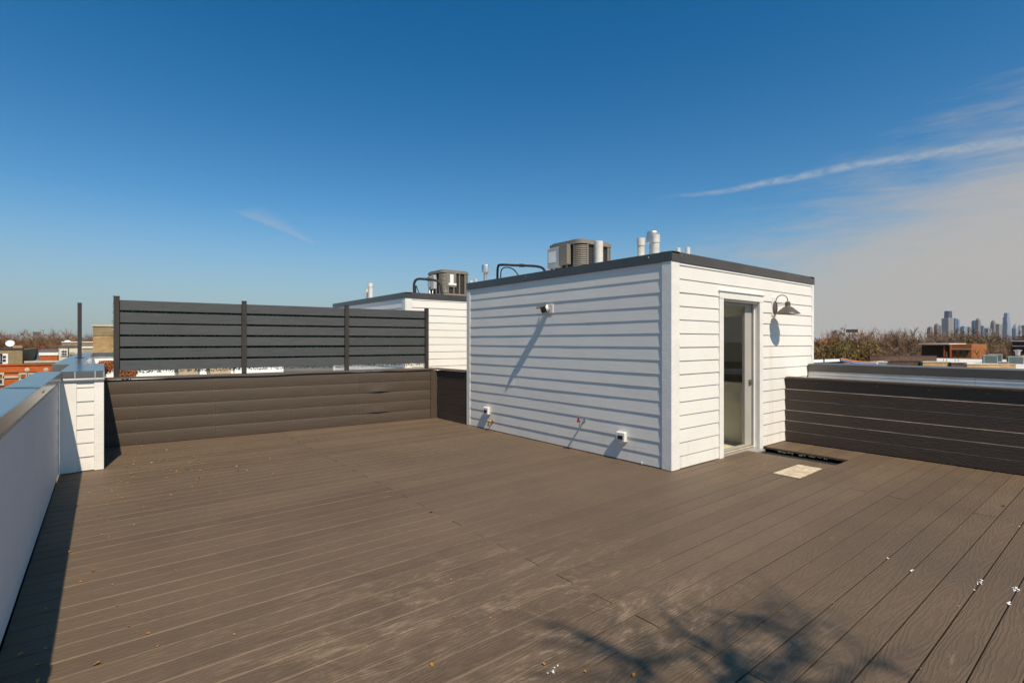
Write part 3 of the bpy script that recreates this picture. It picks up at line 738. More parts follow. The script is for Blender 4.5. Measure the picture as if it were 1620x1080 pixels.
mp = empty('metal_capped_parapet', (3.9, -2.8, 0), label='long dark metal capped parapet behind the dark cladding on the right', cat='wall')
wch(MB().box(3.735, 4.02, -5.6, -0.032, -.3, 1.05), 'wall_core', 'void', mp)
for a, b2 in ((-5.6, -1.28), (-1.28, -.034)):
    wch(MB().extrude([(3.70, 1.035), (3.700, 1.142), (3.704, 1.146), (4.06, 1.156), (4.06, 1.06), (4.05, 1.06), (4.05, 1.145), (3.712, 1.136), (3.712, 1.035)], 'y', a + .001, b2 - .001), 'coping_sheet', 'fascia', mp)
for (z0, z1, o) in ((.985, 1.030, 3.700), (.900, .983, 3.69), (.800, .898, 3.68)):
    for a, b2 in ((-5.6, -2.05), (-2.05, -.034)):
        wch(MB().extrude([(o, z0), (o + .018, z1 - .006), (o + .006, z1), (3.733, z1), (3.733, z0)], 'y', a + .001, b2 - .001), 'flashing', 'flash', mp)
wch(MB().box(3.03, 3.68, -5.6, -.034, .62, .80), 'cricket', 'membrane', mp)

# ---- dark side cladding between penthouse and brown parapet
sp = empty('composite_parapet', (0.02, 4.85, 0), label='short dark composite panel between the penthouse corner and brown parapet', cat='wall')
wch(MB().box(0.012, 0.09, 4.265, 5.33, -.3, .94), 'wall_core', 'void', sp)
for r_ in range(6):
    wch(MB().cbox(-.012, .010, 4.265, 5.345, .006 + r_ * .155, .158 + r_ * .155, .0035), 'cladding_board', 'clad_side', sp)
wch(MB().cbox(-.035, .13, 4.262, 5.52, .955, .978, .004), 'cap_board', 'cap_brown', sp)

# ================================================================== SLAT FENCE
fe = empty('slat_fence', (-5.13, 5.7915, 0.984), RANG, 'charcoal horizontal slat privacy fence with leafy backing on brown parapet', 'fence')
PXS = [0.115, 1.755, 3.398, 4.955]
ZB, ZTOP = 0.098, 1.145
for i, x in enumerate(PXS):
    po = MB().cbox(x - .034, x + .034, .02, .088, 0.0, 1.165, .003).build('post', 'post', fe)
    MB().cbox(x - .037, x + .037, .017, .091, 1.1655, 1.176, .002).build('post_cap', 'post', po)
for i in range(3):
    a, b2 = PXS[i] + .036, PXS[i + 1] - .036
    for r_ in range(6):
        z = ZB + r_ * 0.1755
        mb = MB().cbox(a, b2, .058 + random.uniform(-.002, .002), .078, z + random.uniform(-.004, .004), z + .146 + random.uniform(-.003, .003), .002)
        mb.build('slat', 'slat', fe)
iv = MB()
def leaf_quad(mb, p, sz):
    n = Vector((random.gauss(0, 1), random.gauss(0, 1) - .6, random.gauss(0, 1) + .4)).normalized(); u = n.orthogonal().normalized(); u.rotate(Matrix.Rotation(random.uniform(0, 6.3), 3, n)); v = n.cross(u)
    o = len(mb.v); p = Vector(p)
    for q in (u * sz, v * sz * .45 + n * sz * .15, -u * sz, -v * sz * .45 + n * sz * .15): mb.v.append(tuple(p + q))
    mb.f.append((o, o + 1, o + 2, o + 3))
for i in range(12000):
    x = random.uniform(0.09, 4.96); z = random.uniform(ZB - .045, ZTOP - .03)
    if random.random() < .6:
        r_ = random.randint(0, 5); z = ZB - .018 + r_ * .1755 + random.uniform(-.024, .026)
    leaf_quad(iv, (x, .084 + random.uniform(0, .05), z), random.uniform(.009, .019))
for i in range(70): leaf_quad(iv, (.072 + random.uniform(-.01, .012), .10 + random.uniform(0, .03), random.uniform(ZB, ZTOP + .04)), random.uniform(.009, .017))
tag(iv.build('hedge_backing', 'ivy', fe), kind='stuff')
MB().box(0.09, 4.97, .150, .154, ZB + .01, ZTOP - .02).build('backing_sheet', 'void', fe)

# ================================================================== ROOF EQUIPMENT
def pipe_vent(name, px, d, top_py, dia, mat, label, group, zbase=2.53, cap=None):
    p = spot(px, top_py, d); r = dia / 2
    o = empty(name, (p.x, p.y, zbase), label=label, cat='vent pipe', group=group)
    h = p.z - zbase
    mb = MB()
    if cap == 'collar':
        mb.lathe([(r, 0), (r, h - .11)], 20); mb.build('pipe', mat, o, smooth=.7)
        MB().lathe([(r * 1.12, h - .105), (r * 1.12, h), (r * .98, h), (r * .96, h - .03), (.0001, h - .03)], 20).build('collar', 'pvc', o, smooth=.7)
    elif cap == 'rain':
        mb.lathe([(r, 0), (r, h - .13)], 20); mb.build('pipe', mat, o, smooth=.7)
        MB().lathe([(r * 1.0, h - .16), (r * 1.9, h - .14), (r * 1.95, h - .02), (r * 1.75, h - .002), (r * .5, h), (.0001, h)], 12).build('rain_cap', 'galv', o, smooth=.4)
    else:
        mb.lathe([(r, 0), (r, h - .004), (r - .004, h), (r * .86, h), (r * .84, h - .04), (.0001, h - .04)], 20); mb.build('pipe', mat, o, smooth=.7)
    MB().lathe([(r * 2.2, 0), (r * 1.3, .012), (r * 1.1, .05), (r * 1.02, .052)], 20).build('boot', 'rubber', o, smooth=.7)
    return o
GV = 'vent pipes on the penthouse roofs'
pipe_vent('vent_pipe', 947, 7.2, 382, .124, 'pvc', 'tall plain white vent pipe in front of the nearer condenser', GV)
pipe_vent('vent_pipe', 1014, 7.0, 377, .098, 'pvc', 'white vent pipe with collared top left of the capped flue', GV, cap='collar')
fl = pipe_vent('vent_pipe', 1037, 6.9, 372, .104, 'pvc', 'tallest stained vent pipe near the penthouse corner beside metal hood', GV, cap='collar')
p = spot(1033, 367, 7.15)
hd = empty('flue', (p.x, p.y, 2.53), label='shiny metal flue hood behind the tallest stained vent pipe', cat='flue', group='metal flues on the penthouse roof')
hh = p.z - 2.53
MB().lathe([(.05, 0), (.05, hh - .16)], 18).build('pipe', 'galv', hd, smooth=.7)
MB().lathe([(.052, hh - .165), (.088, hh - .15), (.09, hh - .02), (.08, hh), (.0001, hh + .004)], 18).build('rain_cap', 'galv', hd, smooth=.4)
pipe_vent('vent_pipe', 1073, 7.5, 392.5, .066, 'pvc', 'short white pipe stub just right of the penthouse roof corner', GV)
pipe_vent('vent_pipe', 1088, 7.5, 391.5, .066, 'pvc', 'slim white pipe stub farther right above the penthouse front edge', GV)
pipe_vent('flue', 768, 9.4, 419, .072, 'galv', 'slim grey metal flue with round cap left of the black pipe hoop', 'metal flues on the penthouse roof', cap='rain')
pipe_vent('vent_pipe', 745, 9.9, 444.5, .07, 'pvc', 'tiny white pipe stub at the far left roof corner', GV)
pipe_vent('vent_pipe', 753, 9.9, 441.5, .05, 'pvc', 'tiny white stub right of the far corner stub', GV)
pipe_vent('vent_pipe', 586, 13.4, 448, .118, 'pvc', 'taller white vent pipe on the farther penthouse roof', GV, cap='collar')
pipe_vent('vent_pipe', 580, 13.6, 458, .07, 'pvc', 'shorter thin vent pipe beside the taller one on the farther roof', GV)

def rounded_rect(hx, hy, r, n=5):
    pts = []
    for cx, cy, a0 in ((hx - r, hy - r, 0), (-hx + r, hy - r, 90), (-hx + r, -hy + r, 180), (hx - r, -hy + r, 270)):
        for i in range(n + 1):
            a = R(a0 + 90 * i / n); pts.append((cx + r * math.cos(a), cy + r * math.sin(a)))
    return pts
def condenser(center, S, H, z0, label, panel='left', style=0):
    """air conditioner: coil core, base, lid, louvred corner posts, wire guard, fan, control box"""
    o = empty('air_conditioner', (center.x, center.y, z0), label=label, cat='air conditioner', group='condensers on the penthouse roofs')
    h = S / 2; rr = 0.16
    core = MB(); core.extrude(rounded_rect(h - .03, h - .03, rr - .02), 'z', .06, H - .05); core.build('coil', 'ac_dark', o, smooth=.5)
    MB().extrude(rounded_rect(h, h, rr), 'z', 0.0, .06).build('base_pan', 'ac_case', o, smooth=.5)
    lid = MB(); lid.extrude(rounded_rect(h + .008, h + .008, rr), 'z', H - .065, H - .012); lid.extrude(rounded_rect(h - .03, h - .03, rr - .03), 'z', H - .0125, H + .012); lid.build('lid', 'ac_case', o, smooth=.5)
    fan = MB()
    for q in range(6): fan.tube([(math.cos(a) * (.06 + .045 * q), math.sin(a) * (.06 + .045 * q), H + .016) for a in [i * 2 * PI / 24 for i in range(25)]], .003, 4)
    fan.build('fan_guard', 'ac_dark', o)
    # louvres wrapping the rounded corners
    for sx, sy in ((1, 1), (-1, 1), (-1, -1), (1, -1)):
        a0 = math.degrees(math.atan2(sy, sx)) - 45
        cx, cy = sx * (h - rr), sy * (h - rr)
        nl = 15; lv = MB()
        for q in range(nl):
            z = .07 + (H - .15) * q / nl; dz = (H - .15) / nl
            v0 = []
            for ro, zz in ((rr - .012, z + dz), (rr + .004, z + .006), (rr - .012, z + .002)):
                for i in range(7):
                    a = R(a0 + 90 * i / 6); v0.append((cx + ro * math.cos(a), cy + ro * math.sin(a), zz))
            fs = []
            for lvl in (0, 1):
                for i in range(6): b_ = lvl * 7 + i; fs.append((b_, b_ + 7, b_ + 8, b_ + 1))
            lv.add(v0, fs)
        lv.build('louvre', 'ac_case', o)
        for ang in (a0 - 1, a0 + 91):
            a = R(ang); p = Vector((cx + rr * math.cos(a), cy + rr * math.sin(a), 0)); tn = Vector((-math.sin(a), math.cos(a), 0))
    # upright ribs on the flat sides
    nr_ = 4
    for sgn, ax in ((-1, 'x'), (1, 'x'), (-1, 'y'), (1, 'y')):
        for q in range(nr_):
            t_ = -(h - rr) + (2 * (h - rr)) * q / (nr_ - 1)
            b0 = MB()
            if ax == 'x': b0.cbox(sgn * (h - .012) - .012, sgn * (h - .012) + .012, t_ - .014, t_ + .014, .0605, H - .066, .003)
            else: b0.cbox(t_ - .014, t_ + .014, sgn * (h - .012) - .012, sgn * (h - .012) + .012, .0605, H - .066, .003)
            b0.build('rib', 'ac_case', o)
        wg = MB()
        for q in range(10):
            z = .10 + (H - .2) * q / 9
            if ax == 'x': wg.box(sgn * (h - .022) - .002, sgn * (h - .022) + .002, -(h - rr), h - rr, z - .002, z + .002)
            else: wg.box(-(h - rr), h - rr, sgn * (h - .022) - .002, sgn * (h - .022) + .002, z - .002, z + .002)
        wg.build('wire_guard', 'ac_dark', o)
    return o
cpos = spot(918, 414, 8.55)
ac1 = condenser(cpos, 0.80, 0.58, 2.535, 'taupe louvred condenser on the nearer penthouse beside the tall white pipe')
h = .40
MB().cbox(-h - .07, -h + .01, .02, .30, .17, .50, .006).build('disconnect_box', 'ac_grey', ac1)
MB().cbox(-h - .075, -h + .012, -.17, .01, .20, .52, .006).build('control_panel', 'ac_case', ac1)
MB().box(-h - .0725, -h - .0705, .10, .27, .26, .44).build('sticker', 'sticker', ac1)
MB().tube([(-h - .04, .16, .17), (-h - .06, .2, .08), (-h - .02, .34, .01)], .018, 8).build('conduit', 'galv', ac1, smooth=.8)
c2 = spot(709, 450, 12.75)
ac2 = condenser(c2, 0.80, 0.62, 2.60, 'taupe condenser on the farther penthouse with white tag sheets')
MB().box(-h + .10, -h * .05, -h - .006, -h + .03, .22, .55).build('access_panel', 'ac_case', ac2)
MB().cbox(-.20, -.10, -h - .016, -h - .007, .30, .52, .001).cbox(-.24, -.02, -h - .018, -h - .0072, .26, .31, .001).build('sticker', 'sticker', ac2)
MB().cbox(-h - .07, -h + .02, -.10, .05, .18, .52, .006).cbox(-h - .07, -h + .02, .08, .2, .24, .50, .006).build('disconnect_box', 'ac_grey', ac2)
MB().tube([(-h - .03, -.02, .18), (-h - .08, -.06, .06), (-h - .05, -.2, -.05)], .018, 8).tube([(-h - .03, .14, .24), (-h - .07, .10, .1), (-h - .02, .04, -.04)], .018, 8).build('conduit', 'galv', ac2, smooth=.8)
# stands under the units
MB().cbox(-.42, -.34, -.42, .42, -.075, -.001, .004).cbox(.34, .42, -.42, .42, -.075, -.001, .004).build('support', 'ac_dark', ac2)

def smooth_path(pts, n=8):
    P_ = [Vector(p) for p in pts]; out = []
    for i in range(len(P_) - 1):
        a, b2, c, d = P_[max(i - 1, 0)], P_[i], P_[i + 1], P_[min(i + 2, len(P_) - 1)]
        for k in range(n):
            t = k / n; out.append(0.5 * ((2 * b2) + (c - a) * t + (2 * a - 5 * b2 + 4 * c - d) * t * t + (3 * b2 - a - 3 * c + d) * t ** 3))
    return out + [P_[-1]]
def line_set(pxs, d0, d1, r, label):
    n = len(pxs); pts = [spot(x, y, d0 + (d1 - d0) * i / (n - 1)) for i, (x, y) in enumerate(pxs)]
    b0 = pts[0]
    o = empty('refrigerant_pipe', (b0.x, b0.y, b0.z), label=label, cat='pipe', group='black insulated pipe hoops on the penthouse roofs')
    q = [p - b0 for p in smooth_path(pts)]
    MB().tube(q, r, 10).build('insulation', 'rubber', o, smooth=1.2)
    mid = q[len(q) // 2]; e = (q[len(q) // 2 + 1] - mid).normalized()
    MB().tube([mid - e * .04, mid + e * .04], r * 1.35, 10).build('tape_wrap', 'rubber', o, smooth=1.2)
    return o, q
l1, q1 = line_set([(787, 446), (787, 432), (788, 422), (792, 419), (812, 419.5), (838, 420.5), (850, 421.5), (858, 424), (862, 429), (863, 436)], 8.9, 8.3, .021, 'black insulated pipe hoop on the nearer roof left of its condenser')
MB().tube([p - l1.location for p in smooth_path([spot(792, 445, 8.9), spot(793, 428, 8.85), spot(800, 423, 8.8), (spot(812, 426, 8.7)), spot(822, 438, 8.6)])], .010, 8).build('thin_pipe', 'rubber', l1, smooth=1.2)
l2, q2 = line_set([(655.5, 470), (655, 456), (656, 446), (661, 441.5), (672, 441.5), (684, 442.5), (693, 445), (697, 450), (698, 458), (700, 466)], 11.9, 11.8, .030, 'black insulated pipe hoop on the farther roof in front of its condenser')
MB().tube([p - l2.location for p in smooth_path([spot(658, 466, 11.9), spot(658, 452, 11.9), spot(661, 459, 11.9), spot(665, 467, 11.9)])], .011, 8).build('thin_pipe', 'rubber', l2, smooth=1.2)

# ================================================================== WALL FITTINGS
# barn lamp
LX, LZ = 2.537, 2.035
la = empty('barn_lamp', (LX, 0, LZ), label='bronze gooseneck barn lamp beside the glass door', cat='lamp')
MB().cbox(-.062, .062, -.030, -.012, -.155, .125, .003).build('mount_board', 'trim_smooth', la)
Rx = Matrix.Rotation(PI / 2, 4, 'X')
MB().lathe([(.058, 0), (.062, .004), (.062, .016), (.052, .022), (.0001, .024)], 24, Matrix.Translation((0, -.030, -.035)) @ Rx @ Matrix.Diagonal((1, 1.55, 1, 1))).build('wall_plate', 'lamp', la, smooth=.6)
LQ = -.215
arc = [(0, -.05, .045)] + [(0, -.05 + (LQ + .05) * (1 - math.cos(a)) / 2, .06 + .082 * math.sin(a)) for a in [PI * i / 14 for i in range(15)]] + [(0, LQ, .035)]
MB().tube(arc, .0065, 10).tube([(.0, -.05, .02), (0, LQ, .02)], .0045, 8).tube([(.0, -.05, -.005), (0, LQ, -.005)], .0045, 8).build('gooseneck', 'lamp', la, smooth=1.2)
MB().lathe([(.0001, .048), (.022, .045), (.036, .030), (.036, -.022), (.042, -.030)], 24, Matrix.Translation((0, LQ, 0))).build('socket_cover', 'lamp', la, smooth=.6)
sh = MB().lathe([(.042, -.030), (.058, -.036), (.140, -.108), (.160, -.126), (.162, -.134), (.156, -.132), (.136, -.112), (.054, -.044), (.035, -.040)], 36, Matrix.Translation((0, LQ, 0))).build('lamp_shade', 'lamp', la, smooth=.6)
MB().lathe([(.0001, -.115), (.022, -.110), (.030, -.088), (.024, -.062), (.016, -.045)], 16, Matrix.Translation((0, LQ, 0))).build('bulb', 'lamp_white', la, smooth=1)

# security camera
sc_ = empty('security_camera', (-.008, 2.04, 1.985), label='small round black and white security camera high on the penthouse side', cat='camera')
Ry = Matrix.Rotation(-PI / 2, 4, 'Y')
MB().cbox(-.014, .0, -.060, .050, -.065, .065, .004).build('back_plate', 'side_y', sc_)
MB().tube([(-.02, 0, .0), (-.055, .01, -.005), (-.08, .03, 0)], .020, 10).build('arm', 'chrome', sc_, smooth=1)
dv = Vector((-.72, .62, -.30)).normalized(); qt = dv.to_track_quat('Z', 'Y').to_matrix().to_4x4()
cm = Matrix.Translation((-.085, .03, .0)) @ qt
MB().lathe([(.0001, -.06), (.046, -.055), (.054, -.02), (.054, .055), (.050, .065)], 22, cm).build('housing', 'black', sc_, smooth=.6)
MB().lathe([(.048, .0655), (.040, .068), (.028, .062), (.0001, .070)], 22, cm).build('lens', 'black', sc_, smooth=.6)
MB().lathe([(.056, -.05), (.0565, -.012), (.0545, -.010)], 22, cm).build('trim_ring', 'plastic', sc_, smooth=.6)
vi = MB()
for i in range(9):
    a = R(35 + 110 * i / 8)
    for rr_, zz in ((.064, -.03), (.064, .12)): vi.v.append(tuple(cm @ Vector((rr_ * math.cos(a), rr_ * math.sin(a), zz))))
    for rr_, zz in ((.060, .12), (.060, -.03)): vi.v.append(tuple(cm @ Vector((rr_ * math.cos(a), rr_ * math.sin(a), zz))))
for i in range(8):
    for j in range(4): a = i * 4 + j; b2 = i * 4 + (j + 1) % 4; vi.f.append((a, b2, b2 + 4, a + 4))
vi.f += [(3, 2, 1, 0), (32, 33, 34, 35)]
vi.build('visor', 'lamp', sc_)
# cable knob seen left of it
MB().tube([(-.02, .05, .05), (-.05, .09, .035), (-.03, .12, .06)], .007, 8).build('cable', 'rubber', sc_, smooth=1)

def outlet(y, z, label, s_=1.0, window=True):
    o = empty('outlet_box', (-.012, y, z), label=label, cat='outlet', group='weatherproof outlets on the penthouse side')
    MB().cbox(-.016, 0, -.068, .068, -.062, .062, .004).build('gasket', 'ac_grey', o)
    MB().cbox(-.062, -.0165, -.074, .074, -.066, .066, .014).build('cover', 'plastic', o)
    MB().cbox(-.066, -.0615, -.040, .040, -.030, .018, .001).build('window', 'black', o)
    MB().cbox(-.060, -.040, -.03, .03, -.076, -.0655, .003).build('cord_slot', 'plastic', o)
    return o
outlet(.69, .305, 'white outlet cover near the penthouse corner, right of the red tap')
outlet(3.60, .325, 'white outlet cover at the far end of the penthouse side')
def tap(y, z, hm, label, long=True):
    o = empty('hose_tap', (-.01, y, z), label=label, cat='tap', group='hose taps on the penthouse side')
    MB().lathe([(.026, 0), (.026, .005), (.016, .012), (.012, .012), (.012, .075)], 14, Ry).build('pipe', 'brass' if not long else 'chrome', o, smooth=.6)
    MB().tube([(-.07, 0, 0), (-.085, 0, -.02), (-.09, 0, -.052)], [.014, .014, .013], 10).lathe([(.018, 0), (.018, .018)], 10, Matrix.Translation((-.09, 0, -.066))).build('spout', 'chrome' if long else 'brass', o, smooth=.8)
    MB().tube([(-.072, 0, 0), (-.105, .01, .015)], .008, 8).build('stem', 'chrome' if long else 'brass', o, smooth=.8)
    hm4 = Matrix.Translation((-.108, .012, .016)) @ Vector((-.8, .35, .35)).to_track_quat('Z', 'Y').to_matrix().to_4x4()
    if long:
        w_ = MB()
        w_.tube([tuple(hm4 @ Vector((.030 * math.cos(a), .030 * math.sin(a), 0))) for a in [i * 2 * PI / 18 for i in range(19)]], .007, 8)
        for i in range(5): w_.tube([tuple(hm4 @ Vector((0, 0, 0))), tuple(hm4 @ Vector((.028 * math.cos(i * 1.2566), .028 * math.sin(i * 1.2566), 0)))], .006, 6)
        w_.lathe([(.012, -.006), (.012, .008), (.0001, .01)], 10, hm4); w_.build('handle', hm, o, smooth=1)
    else:
        MB().cbox(-.085, -.065, -.045, .045, .012, .026, .005).build('handle', hm, o)
    return o
tap(1.36, .425, 'red', 'wall hose tap with red wheel handle')
tap(3.48, .150, 'yellow', 'low brass hose tap with yellow handle near the far outlet', False)
kn = MB().lathe([(.016, 0), (.020, .006), (.014, .016), (.0001, .018)], 12, Matrix.Translation((-.022, .40, .022)) @ Ry).build('bolt', 'ac_grey', None, smooth=.8)
tag(kn, 'small grey bolt head at the foot of the penthouse siding', 'bolt')

# ================================================================== THINGS ON THE DECK
mt = MB().add([(.80, -.795, .0), (1.455, -.798, 0), (1.457, -1.060, 0), (.797, -1.080, 0), (.80, -.795, .008), (1.455, -.798, .008), (1.457, -1.060, .008), (.797, -1.080, .008)],
              [(0, 3, 2, 1), (4, 5, 6, 7)][::-1] + [(0, 4, 7, 3), (1, 2, 6, 5), (0, 1, 5, 4), (3, 7, 6, 2)]).build('board_offcut', 'mat', None)
mt.location = (0, 0, .0025)
tag(mt, 'pale rectangular particle board offcut lying on the deck by the door', 'board')
# chalky outline left beside it (wear on the boards, a film 3 mm above)
ch = MB()
def strip(a, b2, wd=.007, z=.0032):
    a = Vector(a + (z,)); b2 = Vector(b2 + (z,)); t = (b2 - a).normalized(); n = Vector((-t.y, t.x, 0)) * wd / 2
    o = len(ch.v); ch.v += [tuple(a - n), tuple(b2 - n), tuple(b2 + n), tuple(a + n)]; ch.f.append((o, o + 1, o + 2, o + 3))
for a, b2 in (((.52, -.66), (.62, -.46)), ((.62, -.46), (.95, -.76)), ((.55, -.66), (1.42, -.55)), ((1.42, -.55), (1.46, -.70)), ((1.05, -.56), (1.40, -.45))): strip(a, b2)
cho = ch.build('chalk_marks', 'chalk', None); tag(cho, 'faint sandy scratch lines on the boards beside the pale offcut', 'scratch marks')

leaf_meshes = []
for q in range(4):
    mb = MB(); n = 6; ph_ = random.uniform(0, 6)
    L_ = 1.0
    for i in range(n + 1):
        t = i / n; wd = .42 * math.sin(PI * min(1, t * 1.02)) ** .8 * (1 + .25 * math.sin(t * 20 + ph_)); x = (t - .5) * L_; zc = .12 * math.sin(t * 3 + ph_) + .1
        mb.v += [(x, -wd, zc + .22 * wd + .1), (x, 0, zc), (x, wd, zc + .25 * wd + .12 * random.random())]
    for i in range(n):
        for j in (0, 1): a = i * 3 + j; mb.f.append((a, a + 3, a + 4, a + 1))
    mb.f = [tuple(f) for f in mb.f]
    me = bpy.data.meshes.new('leaf'); me.from_pydata(mb.v, [], mb.f); me.update(); me.materials.append(M['leaf']); me.shade_smooth(); leaf_meshes.append(me)
brown_mesh = leaf_meshes[0].copy(); brown_mesh.materials.clear(); brown_mesh.materials.append(M['leaf_brown'])
def on_deck(px, py):
    dvv = vdir(px, py); t = (.003 - CAM.z) / dvv.z; return CAM + dvv * t
def put_leaf(p, sz, label, group, brown=False):
    o = bpy.data.objects.new('fallen_leaf', brown_mesh if brown else random.choice(leaf_meshes)); col.objects.link(o)
    o.location = (p.x, p.y, .0035); sz *= .68
    o.scale = (sz, sz * random.uniform(.5, 1.0), sz * random.uniform(.4, 1)); o.rotation_euler = (random.uniform(-.15, .15), random.uniform(-.15, .15), random.uniform(0, 6.3))
    tag(o, label, 'leaf', group); return o
GL = 'dry leaves scattered over the deck'
big = [((110, 873), .050, 'bright orange leaf in the shade edge below the white pier'), ((148, 901), .045, None), ((154, 1050), .055, 'rust red leaf stuck on a seam at the bottom left'), ((278, 902), .030, None), ((62, 1051), .055, 'orange leaf at the wall shadow edge in the bottom left corner'),
       ((128, 920), .030, None), ((235, 1002), .035, None), ((250, 1022), .030, None), ((72, 963), .040, None), ((178, 924), .028, None), ((72, 1025), .030, None), ((185, 957), .025, None), ((204, 990), .028, None), ((60, 1077), .050, None), ((33, 1034), .05, None),
       ((683, 1051), .045, 'yellow leaf lying alone near the bottom centre of the deck'), ((861, 1050), .040, None), ((1003, 1068), .05, None), ((714, 916), .022, None), ((926, 1062), .035, None), ((548, 828), .025, 'lone yellow leaf in the middle of the empty deck'), ((340, 775), .03, None), ((509, 770), .026, None),
       ((1204, 988), .025, None), ((1319, 953), .022, None), ((1234, 966), .018, None), ((1085, 810), .025, None), ((1020, 801), .022, None), ((946, 787), .022, None), ((700, 945), .02, None), ((776, 977), .022, None), ((719, 976), .025, None), ((1517, 959), .03, None), ((1457, 1058), .035, None), ((1523, 795), .02, None), ((945, 859), .022, None), ((876, 745), .02, None), ((370, 1003), .028, None), ((471, 957), .02, None)]
for (px, py), sz, lb in big:
    put_leaf(on_deck(px, py), sz * .8, lb or 'small orange dry leaf lying on the open deck boards', None if lb else GL)
put_leaf(on_deck(147, 903), .05, 'dark brown curled leaf near the wall shadow on the left', None, True)
put_leaf(on_deck(682, 810), .06, 'dark curled leaf lying alone on mid deck', None, True)
put_leaf(on_deck(1588, 800), .07, 'dark curled leaf near the right edge of the deck', None, True)
random.seed(21)
for i in range(120):
    px = random.gauss(270, 75); py = random.gauss(733, 20)
    if px < 195 + max(0, 720 - py) * .1 or px > 480 or py < 697 + (px < 300) * 4 or py > 800: continue
    put_leaf(on_deck(px, py), random.uniform(.020, .042), 'tiny orange leaf in the loose scatter before the brown parapet', 'leaf scatter before the brown parapet')
for i in range(26):
    put_leaf(on_deck(random.gauss(160, 30), random.uniform(760, 860)), random.uniform(.016, .03), 'tiny leaf scrap on the boards beside the wall shadow', 'leaf scraps beside the wall shadow')
random.seed(5)
# white crumbs of caulk in the seams at lower right
def crumb(px, py, n, spread, ln, label):
    c = on_deck(px, py); mb = MB()
    for i in range(max(1, n * 2 // 3)):
        p = Vector((random.gauss(0, spread * 1.2), random.gauss(0, spread * .35), .003)); a = random.gauss(0, .7); L_ = random.uniform(.2, 1) ** 1.5 * ln * .7
        m4 = Matrix.Translation(p) @ Matrix.Rotation(a, 4, 'Z') @ Matrix.Rotation(random.uniform(-.3, .3), 4, 'X')
        mb.cbox(-L_, L_, -.003, .003, -.0015, .0025, .0012, m4)
    o = mb.build('caulk_crumbs', 'fleck', None); o.location = (c.x, c.y, .002); tag(o, label, 'debris', 'white caulk crumbs in the deck seams')
crumb(1551, 921, 14, .016, .018, 'white crumbs on the seam near the right edge, left of the largest smear')
crumb(1606, 932, 22, .022, .022, 'largest white crumb smear at the right edge of the deck')
crumb(1597, 955, 8, .010, .030, 'white streak running down the seam below the largest smear')
crumb(1443, 902, 6, .008, .016, 'small white flake on the seam right of centre foreground')
crumb(1540, 934, 4, .008, .012, 'single white crumb just below the right seam crumbs')
crumb(1404, 883, 3, .005, .010, 'tiny white flake leftmost of the seam flakes')
crumb(878, 1060, 9, .028, .012, 'pale powdery splash at the bottom centre of the deck')
crumb(1613, 833, 4, .012, .012, 'white flecks high on the right edge seam')

